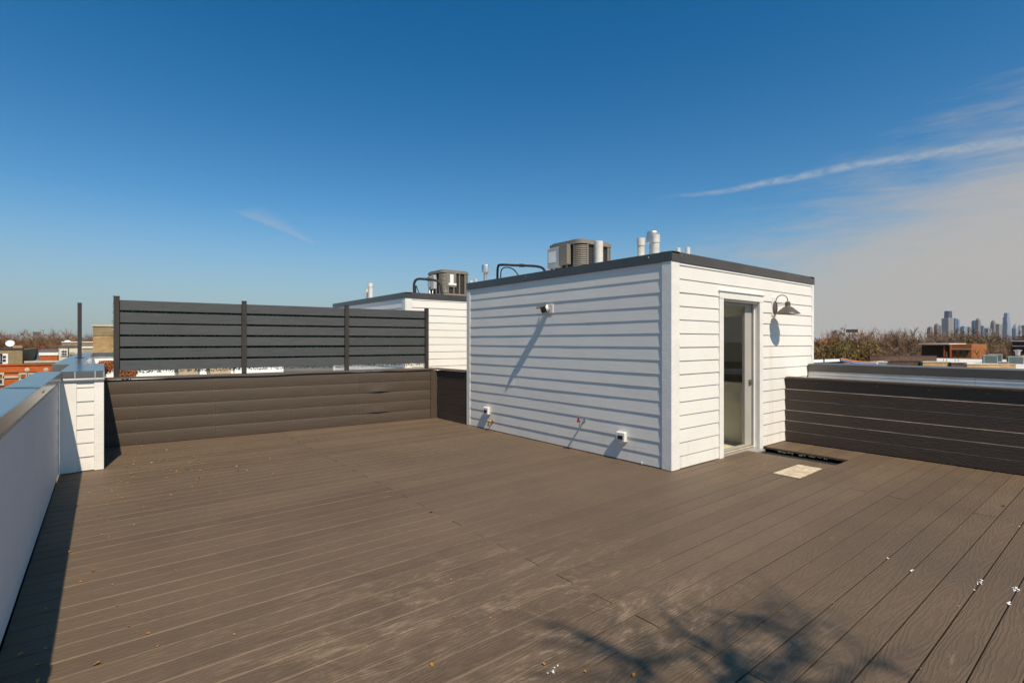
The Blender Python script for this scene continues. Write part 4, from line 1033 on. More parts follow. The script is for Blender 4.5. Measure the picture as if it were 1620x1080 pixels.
# ================================================================== TREES
def tree_mesh(seed, H, spread, levels, twig_n, trunk_r, droop=0.0, up=.5, leafn=0, leafsz=.25, crown0=.25, twl=1.0, tw_r=.012):
    """returns (trunk MB, crown MB, leaf MB): recursive bare branching with fine twigs"""
    rnd = random.Random(seed); T_ = MB(); C_ = MB(); L_ = MB(); tips = []
    def branch(p, d, ln, r, lv):
        n = 4; pts = [p]; q = p.copy(); dd = d.copy()
        for i in range(n):
            dd = (dd + Vector((rnd.gauss(0, .16), rnd.gauss(0, .16), rnd.gauss(0, .10) + up * .10 - droop * .1 * lv))).normalized()
            q = q + dd * (ln / n); pts.append(q.copy())
        rs = [r * (1 - .55 * i / n) for i in range(n + 1)]
        (T_ if lv == 0 else C_).tube(pts, rs, 6 if lv < 2 else 4 if lv < 3 else 3, cap=False)
        if lv >= levels:
            for i in range(twig_n):
                k = rnd.uniform(.2, 1) * n; a = int(min(k, n - 1)); b0 = pts[a].lerp(pts[a + 1], k - a)
                td = (dd + Vector((rnd.gauss(0, .8), rnd.gauss(0, .8), rnd.gauss(0.1, .6)))).normalized(); tl = ln * rnd.uniform(.45, 1.0) * twl
                u = td.orthogonal().normalized() * tw_r; v = td.cross(u).normalized() * tw_r
                m_ = b0 + td * tl * .5 + Vector((rnd.gauss(0, .05), rnd.gauss(0, .05), rnd.gauss(0, .05))) * tl; e = m_ + (td + Vector((rnd.gauss(0, .3), rnd.gauss(0, .3), rnd.gauss(.1, .3)))).normalized() * tl * .5
                o = len(C_.v); C_.v += [tuple(b0 + u), tuple(b0 - u * .5 + v), tuple(b0 - u * .5 - v), tuple(m_ + u * .7), tuple(m_ - u * .35 + v * .7), tuple(m_ - u * .35 - v * .7), tuple(e)]
                C_.f += [(o, o + 1, o + 4, o + 3), (o + 1, o + 2, o + 5, o + 4), (o + 2, o, o + 3, o + 5), (o + 3, o + 4, o + 6), (o + 4, o + 5, o + 6), (o + 5, o + 3, o + 6)]
                for j in range(leafn): tips.append(b0.lerp(e, rnd.uniform(.2, 1)))
            return
        nb = rnd.randint(3, 5) if lv else rnd.randint(5, 7)
        for i in range(nb):
            k = rnd.uniform(.45 if lv == 0 else .3, 1.0) * n; a = int(min(k, n - 1)); b0 = pts[a].lerp(pts[a + 1], k - a)
            az = rnd.uniform(0, 2 * PI); side = Vector((math.cos(az), math.sin(az), 0))
            cd_ = (dd * rnd.uniform(.35, .8) + side * rnd.uniform(.5, 1.0) * spread + Vector((0, 0, .15 * up))).normalized()
            branch(b0, cd_, ln * rnd.uniform(.52, .78), rs[a] * rnd.uniform(.45, .65), lv + 1)
        branch(pts[-1], dd, ln * rnd.uniform(.6, .8), rs[-1] * .9, lv + 1)
    branch(Vector((0, 0, 0)), Vector((0, 0, 1)), H * (crown0 + .15), trunk_r, 0)
    for t in tips:
        n = Vector((rnd.gauss(0, 1), rnd.gauss(0, 1), rnd.gauss(.3, 1))).normalized(); u = n.orthogonal().normalized(); u.rotate(Matrix.Rotation(rnd.uniform(0, 6.3), 3, n)); v = n.cross(u); sz = leafsz * rnd.uniform(.5, 1.2)
        o = len(L_.v); L_.v += [tuple(t + u * sz), tuple(t + v * sz * .6), tuple(t - u * sz), tuple(t - v * sz * .6)]; L_.f.append((o, o + 1, o + 2, o + 3))
    return T_, C_, L_
def norm_h(mbs, H):
    zm = max(p[2] for mb in mbs for p in mb.v); s_ = H / zm
    for mb in mbs: mb.v = [(a * s_, b2 * s_, c * s_) for a, b2, c in mb.v]
def make_tree(name, seed, H, twmat, leafmat=None, **k):
    T_, C_, L_ = tree_mesh(seed, H, **k); norm_h([T_, C_] + ([L_] if L_.v else []), H)
    o = empty(name, (0, 0, -500)); T_.build('trunk', 'bark', o, smooth=1.0); C_.build('crown', twmat, o)
    if L_.v: L_.build('leaf_clusters', leafmat, o)
    return o
protos = {
    'bare1': make_tree('bare_tree', 11, 1.0, 'twig', spread=.85, levels=3, twig_n=8, trunk_r=.020, twl=.9, tw_r=.0026),
    'bare2': make_tree('bare_tree', 12, 1.0, 'twig_grey', spread=1.0, levels=3, twig_n=9, trunk_r=.022, twl=.9, tw_r=.0026),
    'bare3': make_tree('bare_tree', 13, 1.0, 'twig', spread=.75, levels=3, twig_n=9, trunk_r=.018, up=.8, twl=1.0, tw_r=.0027),
    'bare4': make_tree('bare_tree', 15, 1.0, 'twig_grey', spread=1.1, levels=3, twig_n=9, trunk_r=.024, twl=1.0, tw_r=.0026),
    'olive1': make_tree('budding_tree', 21, 1.0, 'twig', 'bud', spread=.8, levels=3, twig_n=6, trunk_r=.018, leafn=2, leafsz=.017, tw_r=.0026),
    'olive2': make_tree('budding_tree', 22, 1.0, 'twig', 'bud', spread=1.0, levels=3, twig_n=6, trunk_r=.018, leafn=3, leafsz=.015, tw_r=.0026),
    'dark1': make_tree('budding_tree', 24, 1.0, 'twig', 'bud_dark', spread=1.0, levels=3, twig_n=6, trunk_r=.020, leafn=3, leafsz=.015, tw_r=.0026),
    'red1': make_tree('red_shrub', 31, 1.0, 'twig_red', spread=1.0, levels=3, twig_n=9, trunk_r=.020, crown0=.1, tw_r=.0024),
}
used = set()
def plant(kind, px, top_py, d, label, group, width=None, cat='tree', base=GZ):
    p = spot(px, 540, d); top = CAM.z + (540 - top_py) / FPX * d; H = top - base
    o = protos[kind] if kind not in used else copy_tree(protos[kind]); used.add(kind)
    o.location = (p.x, p.y, base); wd = (width or 1.0) * H; o.scale = (wd, wd, H); o.rotation_euler = (0, 0, random.uniform(0, 6.3))
    tag(o, label, cat, group); return o
random.seed(99)
GR, GLF = 'trees behind the roofs on the right', 'bare trees beyond the roofs on the left'
rows = []
# right side, front row then rows behind; label distinguishes by look or place
ORD = ['first', 'second', 'third', 'fourth', 'fifth', 'sixth', 'seventh', 'eighth', 'ninth', 'tenth', 'eleventh', 'twelfth', 'thirteenth', 'fourteenth', 'fifteenth', 'sixteenth']
def many(kinds, x0, x1, n, top0, top1, d0, d1, label, group, **k):
    for i in range(n):
        px = x0 + (x1 - x0) * (i + .5) / n + random.uniform(-1, 1) * (x1 - x0) / n * .35
        plant(random.choice(kinds), px, random.uniform(top0, top1), random.uniform(d0, d1), label + (', %s from left' % ORD[i] if n > 1 else ''), group, **k)
many(['olive1', 'olive2'], 1282, 1385, 7, 521, 533, 78, 95, 'olive green budding tree just right of the nearer penthouse', GR, width=.75)
many(['bare1', 'olive2', 'bare3'], 1290, 1390, 7, 512, 521, 120, 150, 'taller brown tree rising behind the olive budding trees', GR, width=.8)
many(['bare2', 'bare4', 'bare1'], 1375, 1480, 8, 514, 526, 85, 110, 'bare grey brown tree left of the orange brick porch house', GR, width=.85)
many(['bare1', 'bare3', 'bare2'], 1370, 1500, 9, 512, 519, 130, 170, 'bare brown tree in the farther row left of the skyline', GR, width=.8)
many(['dark1', 'olive2'], 1500, 1545, 4, 519, 526, 120, 140, 'dark green tree above the orange brick house', GR, width=.8)
many(['bare2', 'bare4', 'dark1'], 1490, 1630, 9, 516, 524, 140, 180, 'bare tree standing below the city skyline', GR, width=.8)
plant('bare4', 1573, 513, 100, 'tall dark bare tree forking in front of the skyline', None, width=.6)
many(['bare1', 'bare2', 'bare3'], 1290, 1640, 16, 521, 527, 240, 330, 'hazy bare tree on the horizon at the right', GR, width=1.0)
many(['red1'], 1516, 1612, 9, 545, 551, 67, 71, 'reddish brown twiggy shrub behind the pale flat roof', 'red shrubs behind the pale roof', width=.55, cat='shrub')
many(['bare1', 'bare3'], -5, 54, 6, 517, 526, 150, 180, 'bare brown tree at the far left of the horizon', GLF, width=.9)
many(['bare1', 'bare4'], 56, 82, 3, 523, 528, 170, 180, 'bare tree in front of the distant beige block', GLF, width=.8)
many(['bare3', 'bare1', 'bare2'], 83, 124, 5, 516, 521, 150, 170, 'taller bare tree just left of the black pole', GLF, width=.8)
many(['bare2', 'bare1'], 126, 182, 5, 521, 527, 170, 200, 'bare tree between the black pole and yellow brick tower', GLF, width=.9)
many(['bare1', 'bare3', 'bare2'], -20, 180, 10, 526, 531, 230, 300, 'low hazy bare tree on the left horizon', GLF, width=1.1)
many(['olive1', 'bare3'], 60, 82, 2, 541, 543, 100, 110, 'small tan tree below the distant beige block', 'small trees among the left roofs', width=.7)
# the tree behind the photographer whose branches shade the deck at the bottom of the picture
bt = empty('bare_tree', (-4.6, -11.6, GZ), label='tall bare street tree behind the deck casting the branch shadows', cat='tree')
tk = MB(); rb = random.Random(8)
def over(px, py, z):          # point at height z whose sun shadow falls on the deck at that place
    q = on_deck(px, py); return Vector((q.x - SUN_TRAVEL.x * z, q.y - SUN_TRAVEL.y * z, z)) - bt.location
fork = Vector((.35, .6, 14.6)); crown_b = MB()
tk.tube([(0, 0, 0), (.05, .1, 5), (.2, .25, 10), tuple(fork)], [.24, .20, .16, .12], 9)
def limb(pts, r0, r1, n=4):
    P_ = smooth_path(pts, n); m_ = len(P_) - 1
    crown_b.tube(P_, [r0 + (r1 - r0) * i / m_ for i in range(m_ + 1)], 7)
    return P_
def twigs(P_, n, ln, r):
    for i in range(n):
        k = rb.uniform(.25, 1) * (len(P_) - 1); a = int(min(k, len(P_) - 2)); b0 = P_[a].lerp(P_[a + 1], k - a)
        d = ((P_[a + 1] - P_[a]).normalized() + Vector((rb.gauss(0, .75), rb.gauss(0, .75), rb.gauss(0, .5)))).normalized(); l_ = ln * rb.uniform(.4, 1)
        m1 = b0 + d * l_ * .5 + Vector((rb.gauss(0, .05), rb.gauss(0, .05), 0)); e = m1 + (d + Vector((rb.gauss(0, .4), rb.gauss(0, .4), .2))).normalized() * l_ * .5
        crown_b.tube([b0, m1, e], [r, r * .75, r * .4], 5)
for path, r0, nt_ in (([(1190, 1140), (1175, 1062), (1120, 1018), (1080, 998), (1042, 962)], .06, 9), ([(1170, 1060), (1150, 1010), (1172, 985), (1195, 972)], .035, 8), ([(1260, 1150), (1245, 1060), (1262, 1020), (1285, 990)], .05, 7),
                      ([(1090, 1150), (1030, 1060), (960, 1020), (905, 998), (862, 985)], .05, 10), ([(1330, 1160), (1335, 1080), (1372, 1050), (1400, 1040)], .045, 6), ([(1120, 1020), (1095, 1030), (1060, 1042), (1020, 1036)], .035, 7), ([(1200, 1090), (1215, 1050), (1250, 1045), (1300, 1052)], .045, 8)):
    zs = [6.0 + 1.6 * i / (len(path) - 1) for i in range(len(path))]
    pts = [over(p[0], p[1], z) for p, z in zip(path, zs)]
    if path[0][1] > 1085: pts = [fork, fork.lerp(pts[0], .5) + Vector((rb.gauss(0, .2), rb.gauss(0, .2), .3))] + pts
    P_ = limb(pts, r0 * .62, .011); twigs(P_, nt_ * 2, .75, .009)
for i in range(9):
    e = fork + Vector((rb.gauss(0, 1.6), rb.uniform(-2.5, -.6), rb.uniform(1.5, 3.6)))
    P_ = limb([fork, fork.lerp(e, .5) + Vector((rb.gauss(0, .3), rb.gauss(0, .3), .3)), e], .06, .015); twigs(P_, 12, 1.2, .012)
tk.build('trunk', 'bark', bt, smooth=1.0); crown_b.build('crown', 'bark', bt, smooth=1.0)
# far woods as one mass
fwm = MB(); rndw = random.Random(3)
for i in range(520):
    side = rndw.random() < .5
    px = rndw.uniform(1250, 1700) if side else rndw.uniform(-80, 260); d = rndw.uniform(380, 900); p = spot(px, 540, d); H = 12 + (540 - 531) / FPX * d * rndw.uniform(.2, 1); wd = rndw.uniform(5, 10)
    for j in range(70):
        a_ = rndw.uniform(0, 6.3); q_ = rndw.uniform(0, 1) ** .7; hgt = H * (1 - .35 * q_ * q_) * rndw.uniform(.55, 1)
        e = Vector((p.x + math.cos(a_) * q_ * wd * 1.5, p.y + math.sin(a_) * q_ * wd * 1.5, GZ + hgt)); c = e + Vector((rndw.gauss(0, 1.6), rndw.gauss(0, 1.6), -rndw.uniform(.3, 2.0))); u = (e - c).orthogonal().normalized() * rndw.uniform(.12, .3); v = (e - c).cross(u).normalized() * .2
        o = len(fwm.v); fwm.v += [tuple(c + u), tuple(c - u * .5 + v), tuple(c - u * .5 - v), tuple(e)]; fwm.f += [(o, o + 1, o + 3), (o + 1, o + 2, o + 3), (o + 2, o, o + 3)]
tag(fwm.build('distant_woods', 'twig', None), 'brown bare woods along the horizon', 'woods', kind='stuff')

# ================================================================== BACKGROUND BUILDINGS
def block(name, label, cat, px0, px1, top_py, d, depth, wallmat, group=None, base=GZ, parapet=None, roofmat='roof_dark', yaw0=True):
    """axis aligned building whose -y or -x front spans px0..px1 at forward distance d"""
    c = spot((px0 + px1) / 2, 540, d); z = CAM.z + (540 - top_py) / FPX * d
    o = empty(name, (c.x, c.y, base), label=label, cat=cat, group=group)
    return o, c, z
def front_x(px, y):   # x where the ray of pixel column px meets the plane y
    t = (FW + RT * ((px - 810) / FPX)); return CAM.x + t.x * (y - CAM.y) / t.y
def depth_at(px, y):
    t = (FW + RT * ((px - 810) / FPX)); return (y - CAM.y) / t.y
def zat(px, py, y): return CAM.z + (540 - py) / FPX * depth_at(px, y)
def windows_on_y(o, y, wins, py0, py1, frame='stone', sill=True, fr=.06):
    for a, b2 in wins:
        x0, x1 = front_x(a, y), front_x(b2, y); z1, z0 = zat((a + b2) / 2, py0, y), zat((a + b2) / 2, py1, y)
        L = o.location
        wv = MB().box(x0 - fr - L.x, x1 + fr - L.x, y - .05 - L.y, y + .02 - L.y, z1 - L.z, z1 + fr * 1.3 - L.z).box(x0 - fr - L.x, x0 - L.x, y - .05 - L.y, y + .02 - L.y, z0 - L.z, z1 - L.z).box(x1 - L.x, x1 + fr - L.x, y - .05 - L.y, y + .02 - L.y, z0 - L.z, z1 - L.z).box(x0 - fr - L.x, x1 + fr - L.x, y - .07 - L.y, y + .02 - L.y, z0 - fr * 1.2 - L.z, z0 - L.z).box(x0 - L.x, x1 - L.x, y - .035 - L.y, y + .02 - L.y, (z0 + z1) / 2 - .03 - L.z, (z0 + z1) / 2 + .03 - L.z)
        wo_ = wv.build('window', frame, o)
        MB().box(x0 - L.x, x1 - L.x, y - .015 - L.y, y + .02 - L.y, z0 - L.z, z1 - L.z).build('pane', 'window', wo_)
def y_building(name, label, cat, px0, px1, top_py, y, depth, wallmat, roofmat='roof_dark', cap=None, cap_h=.12, group=None, base=GZ):
    x0, x1 = front_x(px0, y), front_x(px1, y); z = zat((px0 + px1) / 2, top_py, y)
    o = empty(name, ((x0 + x1) / 2, y, base), label=label, cat=cat, group=group); L = o.location
    MB().box(x0 - L.x, x1 - L.x, 0.0, depth, 0, z - base - .25).build('wall', wallmat, o)
    MB().box(x0 - L.x, x1 - L.x, 0.0, .25, z - base - .2495, z - base).box(x0 - L.x, x0 - L.x + .25, .2505, depth, z - base - .2495, z - base).box(x1 - L.x - .25, x1 - L.x, .2505, depth, z - base - .2495, z - base).build('parapet', wallmat, o)
    MB().box(x0 - L.x + .2505, x1 - L.x - .2505, .2505, depth - .01, z - base - .2495, z - base - .2).build('roof', roofmat, o)
    if cap: MB().box(x0 - L.x - .05, x1 - L.x + .05, -.05, .28, z - base + .001, z - base + cap_h).build('cornice', cap, o)
    return o, x0, x1, z

# orange brick house on the left
ob, x0, x1, z = y_building('brick_house', 'bright orange brick house with tan window trim at far left', 'house', -60, 96, 578, 33.0, 9, 'brick_orange', cap='brick_orange', cap_h=.06)
L = ob.location
for dz in (.36, .62): MB().box(x0 - L.x, x1 - L.x, -.04, -.001, z - L.z - dz, z - L.z - dz + .07).build('brick_course', 'brick_orange', ob)
zw = zat(20, 594, 33.0)
MB().box(front_x(5, 33) - L.x, front_x(31, 33) - L.x, -.05, -.001, zw - L.z - .12, zw - L.z).build('sill_band', 'stone', ob)
windows_on_y(ob, 33.0, [(-12, 3.5), (33, 41), (46, 56)], 592.5, 607, fr=.075)
for px in (43, 73):
    MB().lathe([(.09, 0), (.10, .04), (.06, .05), (.0001, .06)], 14, Matrix.Translation((front_x(px, 33) - L.x, 0, zat(px, 584.5, 33) - L.z)) @ Rx).build('wall_vent', 'stone', ob, smooth=.6)
# tan brick building with white window
tb, x0, x1, z = y_building('brick_house', 'tan brick building with white sash windows at the left edge', 'house', -60, 35.5, 553, 50.0, 12, 'brick_tan', cap='roof_dark', cap_h=.12)
windows_on_y(tb, 50.0, [(-8, .5), (3.5, 9.5)], 562.5, 572.5, 'white_paint', fr=.12)
L = tb.location
cx0, cx1 = front_x(20, 52), front_x(35, 52)
MB().box(cx0 - L.x, cx1 - L.x, 2.0, 3.2, z - L.z - .2, zat(28, 546.5, 52) - L.z).build('chimney', 'brick_yellow', tb)
dsh = empty('satellite_dish', (front_x(16, 50.5), 50.5, z), label='white satellite dish on the tan brick building roof', cat='dish')
MB().lathe([(.0001, 0), (.15, .02), (.25, .06), (.255, .07), (.15, .03), (.0001, .015)], 18, Matrix.Translation((0, 0, .45)) @ Matrix.Rotation(R(70), 4, 'X')).build('reflector', 'white_paint', dsh, smooth=.8)
MB().tube([(0, 0, -.2), (0, .05, .45)], .03, 8).build('mast', 'galv', dsh, smooth=1)
# grey gabled roof house
y = 58.0
gx0, gx1 = front_x(36, y), front_x(96, y); zr = zat(60, 553.5, y); ze = zat(60, 572, y)
gh = empty('gable_house', ((gx0 + gx1) / 2, y, GZ), label='house with broad grey shingle roof and white gable trim', cat='house'); L = gh.location
MB().box(gx0 - L.x, gx1 - L.x, 0, 8, 0, ze - GZ - .02).build('wall', 'cream', gh)
MB().add([(gx0 - L.x - .3, -.4, ze - GZ), (gx1 - L.x, -.4, ze - GZ), (gx1 - L.x, 4, zr - GZ), (gx0 - L.x + .9, 4, zr - GZ), (gx1 - L.x, 8.4, ze - GZ), (gx0 - L.x - .3, 8.4, ze - GZ)], [(0, 1, 2, 3), (3, 2, 4, 5), (0, 3, 5), (1, 4, 2)]).build('roof', 'shingle', gh)
fx = front_x(36, y - .5)
MB().add([(gx0 - L.x - .36, -.5, ze - GZ - .5), (gx0 - L.x - .36, -.5, ze - GZ + 1.0), (gx0 - L.x + 1.0, -.5, ze - GZ - .3), (gx0 - L.x - .36, -.3, ze - GZ - .5), (gx0 - L.x - .36, -.3, ze - GZ + 1.0), (gx0 - L.x + 1.0, -.3, ze - GZ - .3)], [(0, 2, 1), (3, 4, 5), (0, 1, 4, 3), (1, 2, 5, 4), (2, 0, 3, 5)]).build('gable_trim', 'white_paint', gh)
# rust tiled roof beyond
rt, x0, x1, z = y_building('tile_roof_house', 'low house with rust red roof line beyond the grey shingles', 'house', 38, 96, 551.5, 80, 8, 'roof_red', 'roof_red')
# small orange building with white cornice
so_, x0, x1, z = y_building('brick_garage', 'small orange brick building with white cornice below the grey roof', 'house', 63, 91, 562, 50, 5, 'brick_orange', cap='white_paint', cap_h=.22)
# tan low roof below
y_building('flat_roof_building', 'low tan roofed building above the orange brick house', 'house', 40, 100, 573.5, 40, 6, 'tan_wall', 'tan_wall', cap='stone')
# cream house
cr, x0, x1, z = y_building('cream_house', 'cream stucco house with grouped windows behind the black pole', 'house', 93, 131, 549.5, 48, 8, 'cream', cap='shingle', cap_h=.14)
windows_on_y(cr, 48.0, [(97, 99.3), (100.6, 102.6), (103.8, 106)], 555, 561.5, 'white_paint', fr=.05)
MB().box(front_x(107.3, 48) - cr.location.x, front_x(108.5, 48) - cr.location.x, -.12, -.001, 5, z - GZ).build('downpipe', 'post', cr)
MB().box(front_x(109.5, 48) - cr.location.x, front_x(118, 48) - cr.location.x, -.10, -.001, z - GZ - .55, z - GZ - .35).build('dentil_band', 'tan_wall', cr)
# tan low building with domes
td, x0, x1, z = y_building('flat_roof_building', 'tan brick building with white roof dome beyond the pole', 'house', 98, 150, 541.5, 75, 9, 'brick_tan', cap='white_paint', cap_h=.1)
MB().lathe([(.35, 0), (.32, .14), (.18, .24), (.0001, .26)], 16, Matrix.Translation((front_x(107, 77) - td.location.x, 2, z - GZ))).build('skylight_dome', 'white_paint', td, smooth=1)
# tan wall right of the pole
y_building('flat_roof_building', 'plain tan wall between the pole and yellow brick tower', 'house', 130, 152, 550.5, 44, 6, 'tan_wall', cap='white_paint')
# yellow brick stair tower
yt, x0, x1, z = y_building('brick_tower', 'tall yellow brick stair tower left of the slat fence', 'tower', 147, 186, 516.5, 27.0, 4, 'brick_yellow', cap='stone', cap_h=.10)
MB().box(x0 - yt.location.x - .005, x1 - yt.location.x + .005, -.015, -.001, z - GZ - .42, z - GZ - .001).build('upper_band', 'brick_tan', yt)
# distant block of flats at left
fb = empty('apartment_block', tuple(spot(62, 540, 900)[:2]) + (GZ,), label='distant beige apartment block above the left trees', cat='building')
fb.rotation_euler = (0, 0, -YAW + .9)
hz_ = CAM.z + 16 / FPX * 900 - GZ
MB().box(-7.5, 2, -6, 6, 0, hz_).box(2.001, 9, -6, 6, 0, hz_ - 5).build('wall', 'tower_tan', fb)
wf = MB()
for i in range(6):
    for j in range(5): wf.box(-7 + i * 1.55, -6.2 + i * 1.55, -6.1, -6.0005, hz_ - 3.5 - j * 3.4, hz_ - 1.5 - j * 3.4)
wf.build('window', 'window', fb)
# utility wires over the left roofs
for i, (a, b2, lb) in enumerate((((-10, 541.5, 60), (62, 549, 70), 'upper dark utility wire sagging over the left roofs'), ((-10, 545.5, 60), (95, 548.5, 75), 'lower dark utility wire over the left roofs'))):
    A_, B_ = spot(*a), spot(*b2); pts = [A_.lerp(B_, t / 12) - Vector((0, 0, 1.2 * 4 * (t / 12) * (1 - t / 12) * .25)) for t in range(13)]
    wre = MB().tube([p - A_ for p in pts], .022, 5).build('utility_wire', 'rubber', None); wre.location = A_; tag(wre, lb, 'wire', 'utility wires')
# russet plants by the neighbour's deck
def russet(px, py, d, wpx, hpx, label):
    c = spot(px, py, d); k_ = d / FPX; o = empty('russet_plant', (c.x, c.y, c.z - hpx * k_), label=label, cat='plant', group='russet plants on the next roof')
    st = MB(); lf = MB(); hw = wpx * k_ / 2; hh_ = hpx * k_
    for i in range(22):
        a = random.uniform(0, 6.3); rr_ = hw * random.uniform(.3, 1); pts = [(0, 0, 0), (math.cos(a) * rr_ * .5, math.sin(a) * rr_ * .5, hh_ * .8), (math.cos(a) * rr_, math.sin(a) * rr_, hh_ * random.uniform(.55, 1.0))]
        st.tube(smooth_path(pts, 4), .006, 5)
        for j in range(110):
            t_ = random.uniform(.35, 1); p = Vector(pts[1]).lerp(Vector(pts[2]), t_) + Vector((random.gauss(0, .03), random.gauss(0, .03), random.gauss(-.02, .05))); p.z = min(max(p.z, .02), hh_)
            leaf_quad(lf, p, random.uniform(.012, .028))
    st.build('stem', 'bark', o); lf.build('foliage', 'russet', o)
russet(164, 571, 11.5, 30, 34, 'russet leafy plant between the pier cap and first fence post')
russet(202, 586, 11.5, 26, 16, 'low russet plant under the first fence bay')

# ---- right: flat roofs and what stands on them
def roof_mass(name, label, x0, x1, y0, y1, z, wallmat, roofmat, edge=.18, edgemat=None):
    o = empty(name, ((x0 + x1) / 2, (y0 + y1) / 2, GZ), label=label, cat='building', group=None); L = o.location
    MB().box(x0 - L.x, x1 - L.x, y0 - L.y, y1 - L.y, 0, z - GZ - .06).build('wall', wallmat, o)
    MB().box(x0 - L.x + .3, x1 - L.x - .3, y0 - L.y + .3, y1 - L.y - .3, z - GZ - .0595, z - GZ).build('roof', roofmat, o)
    e = MB(); t_ = .3
    for (a, b2, c, d_) in ((x0, x0 + t_, y0, y1), (x1 - t_, x1, y0, y1), (x0 + t_ + .001, x1 - t_ - .001, y0, y0 + t_), (x0 + t_ + .001, x1 - t_ - .001, y1 - t_, y1)):
        e.box(a - L.x, b2 - L.x, c - L.y, d_ - L.y, z - GZ - .0597, z - GZ + edge)
    e.build('parapet', edgemat or wallmat, o)
    return o
roof_mass('flat_roof_building', 'near pale flat roof right beside the penthouse, with hose and tarp', 9, 32, 3.2, 13.6, -.10, 'brick_tan', 'roof_white', .12, 'white_paint')
roof_mass('flat_roof_building', 'long pale flat roof carrying the green condensers', 37, 72, -8, 13.5, -.50, 'brick_dark', 'roof_white', .10, 'brick_tan')
# brick parapet pieces in front of the pale roof
def low_brick(px0, px1, py0, py1, d, mt, label):
    a, b2 = spot(px0, py0, d), spot(px1, py0, d); z1 = a.z; z0 = spot(px0, py1, d).z - .5; t_ = (b2 - a); t_.z = 0; ln = t_.length; an = math.atan2(t_.y, t_.x)
    o = empty('brick_parapet', (a.x, a.y, z0), an, label, 'wall', 'low brick parapets on the right')
    MB().box(0, ln, 0, .25, 0, z1 - z0).build('wall', mt, o)
    MB().box(-.02, ln + .02, -.03, .28, z1 - z0 + .001, z1 - z0 + .04).build('cap', 'stone' if mt != 'brick_dark' else 'roof_dark', o)
low_brick(1404, 1459, 571.5, 577, 33.5, 'brick_dark', 'dark brown brick parapet just right of the grey roof box')
low_brick(1460, 1504, 573.0, 579, 33.2, 'brick_yellow', 'yellow brick parapet between two darker pieces')
low_brick(1505, 1529, 574.5, 580, 33.0, 'brick_dark', 'short dark brick parapet with orange cap end')
low_brick(1530, 1607, 576.5, 581, 32.5, 'brick_yellow', 'long yellow brick parapet in front of the green condensers')
low_brick(1376, 1482, 563.0, 570, 52, 'brick_dark', 'long dark parapet line below the bare trees')
for px, py, lb in ((1493, 567, 'white pipe stub, leftmost of four on the pale roof'), (1498, 567, 'second white pipe stub from the left on the pale roof'), (1511.5, 567, 'third white pipe stub on the pale roof'), (1516.5, 568, 'rightmost white pipe stub of the four on the pale roof')):
    p = spot(px, py, 50); o = empty('vent_pipe', (p.x, p.y, -.5), label=lb, cat='vent pipe', group='white pipe stubs on the pale roof')
    MB().lathe([(.05, 0), (.05, p.z + .5), (.04, p.z + .5), (.0001, p.z + .47)], 12).build('pipe', 'pvc', o, smooth=.7)
def green_unit(px, py_top, d, S, H, label, rz=.25):
    p = spot(px, py_top, d); zb = p.z - H
    o = empty('air_conditioner', (p.x, p.y, zb), rz, label, 'air conditioner', 'green condensers on the pale roof'); h = S / 2
    MB().box(-h + .03, h - .03, -h + .03, h - .03, .06, H - .06).build('coil', 'green_fin', o)
    for sx in (-1, 1):
        for sy in (-1, 1): MB().cbox(sx * (h - .03) - .03, sx * (h - .03) + .03, sy * (h - .03) - .03, sy * (h - .03) + .03, .061, H - .061, .006).build('corner_post', 'green_case', o)
    MB().cbox(-h, h, -h, h, H - .06, H, .01).build('lid', 'green_case', o); MB().cbox(-h, h, -h, h, 0, .06, .01).build('base_pan', 'green_case', o)
    lv = MB()
    for q in range(9):
        z = .1 + (H - .2) * q / 8
        lv.box(-h - .001, -h + .025, -h + .065, h - .065, z, z + .02).box(-h + .065, h - .065, -h - .001, -h + .025, z, z + .02)
    lv.build('louvre', 'green_case', o)
    MB().lathe([(.22, 0), (.22, .02), (.0001, .02)], 18, Matrix.Translation((0, 0, H))).build('fan_guard', 'ac_dark', o)
    MB().box(-h + .02, h - .02, -h + .02, h - .02, -max(.02, zb + .5), -.001).build('stand', 'ac_dark', o)
green_unit(1566, 561.5, 47, .95, .80, 'dark green condenser, left one at the front of the pale roof')
green_unit(1574, 560.0, 50, .95, .85, 'pale edged condenser standing just behind the left green one')
green_unit(1606, 563.5, 46, 1.0, .72, 'dark green condenser at the right edge of the pale roof')
p = spot(1610, 554, 48)
mv = empty('mushroom_vent', (p.x, p.y, -.5), label='grey mushroom roof vent behind the right green condenser', cat='vent')
MB().lathe([(.16, 0), (.16, p.z + .2)], 16).build('pipe', 'galv', mv, smooth=.7)
MB().lathe([(.18, p.z + .15), (.20, p.z + .42), (.30, p.z + .45), (.30, p.z + .52), (.0001, p.z + .58)], 16).build('hood', 'galv', mv, smooth=.5)
def roof_junk(px, py, d, s_, mat, name, label, n=5):
    p = spot(px, py, d); o = MB()
    for i in range(n): o.cbox(-s_ * random.uniform(.4, 1), s_ * random.uniform(.4, 1), -s_ * .5, s_ * .5, i * .07, i * .07 + .06, .01, Matrix.Rotation(random.uniform(-.3, .3), 4, 'Z'))
    b_ = o.build(name, mat, None); b_.location = (p.x, p.y, p.z - n * .07); tag(b_, label, 'pile')
roof_junk(1588, 572, 46.5, .7, 'stone', 'timber_stack', 'stack of pale timber between the two green condensers', 5)
roof_junk(1587, 575, 45.5, .6, 'blue_tarp', 'folded_tarp', 'folded blue tarp at the foot of the timber stack', 3)
roof_junk(1617, 562, 46.5, .5, 'yellow', 'timber_stack', 'yellow boards on the roof at the right edge', 4)
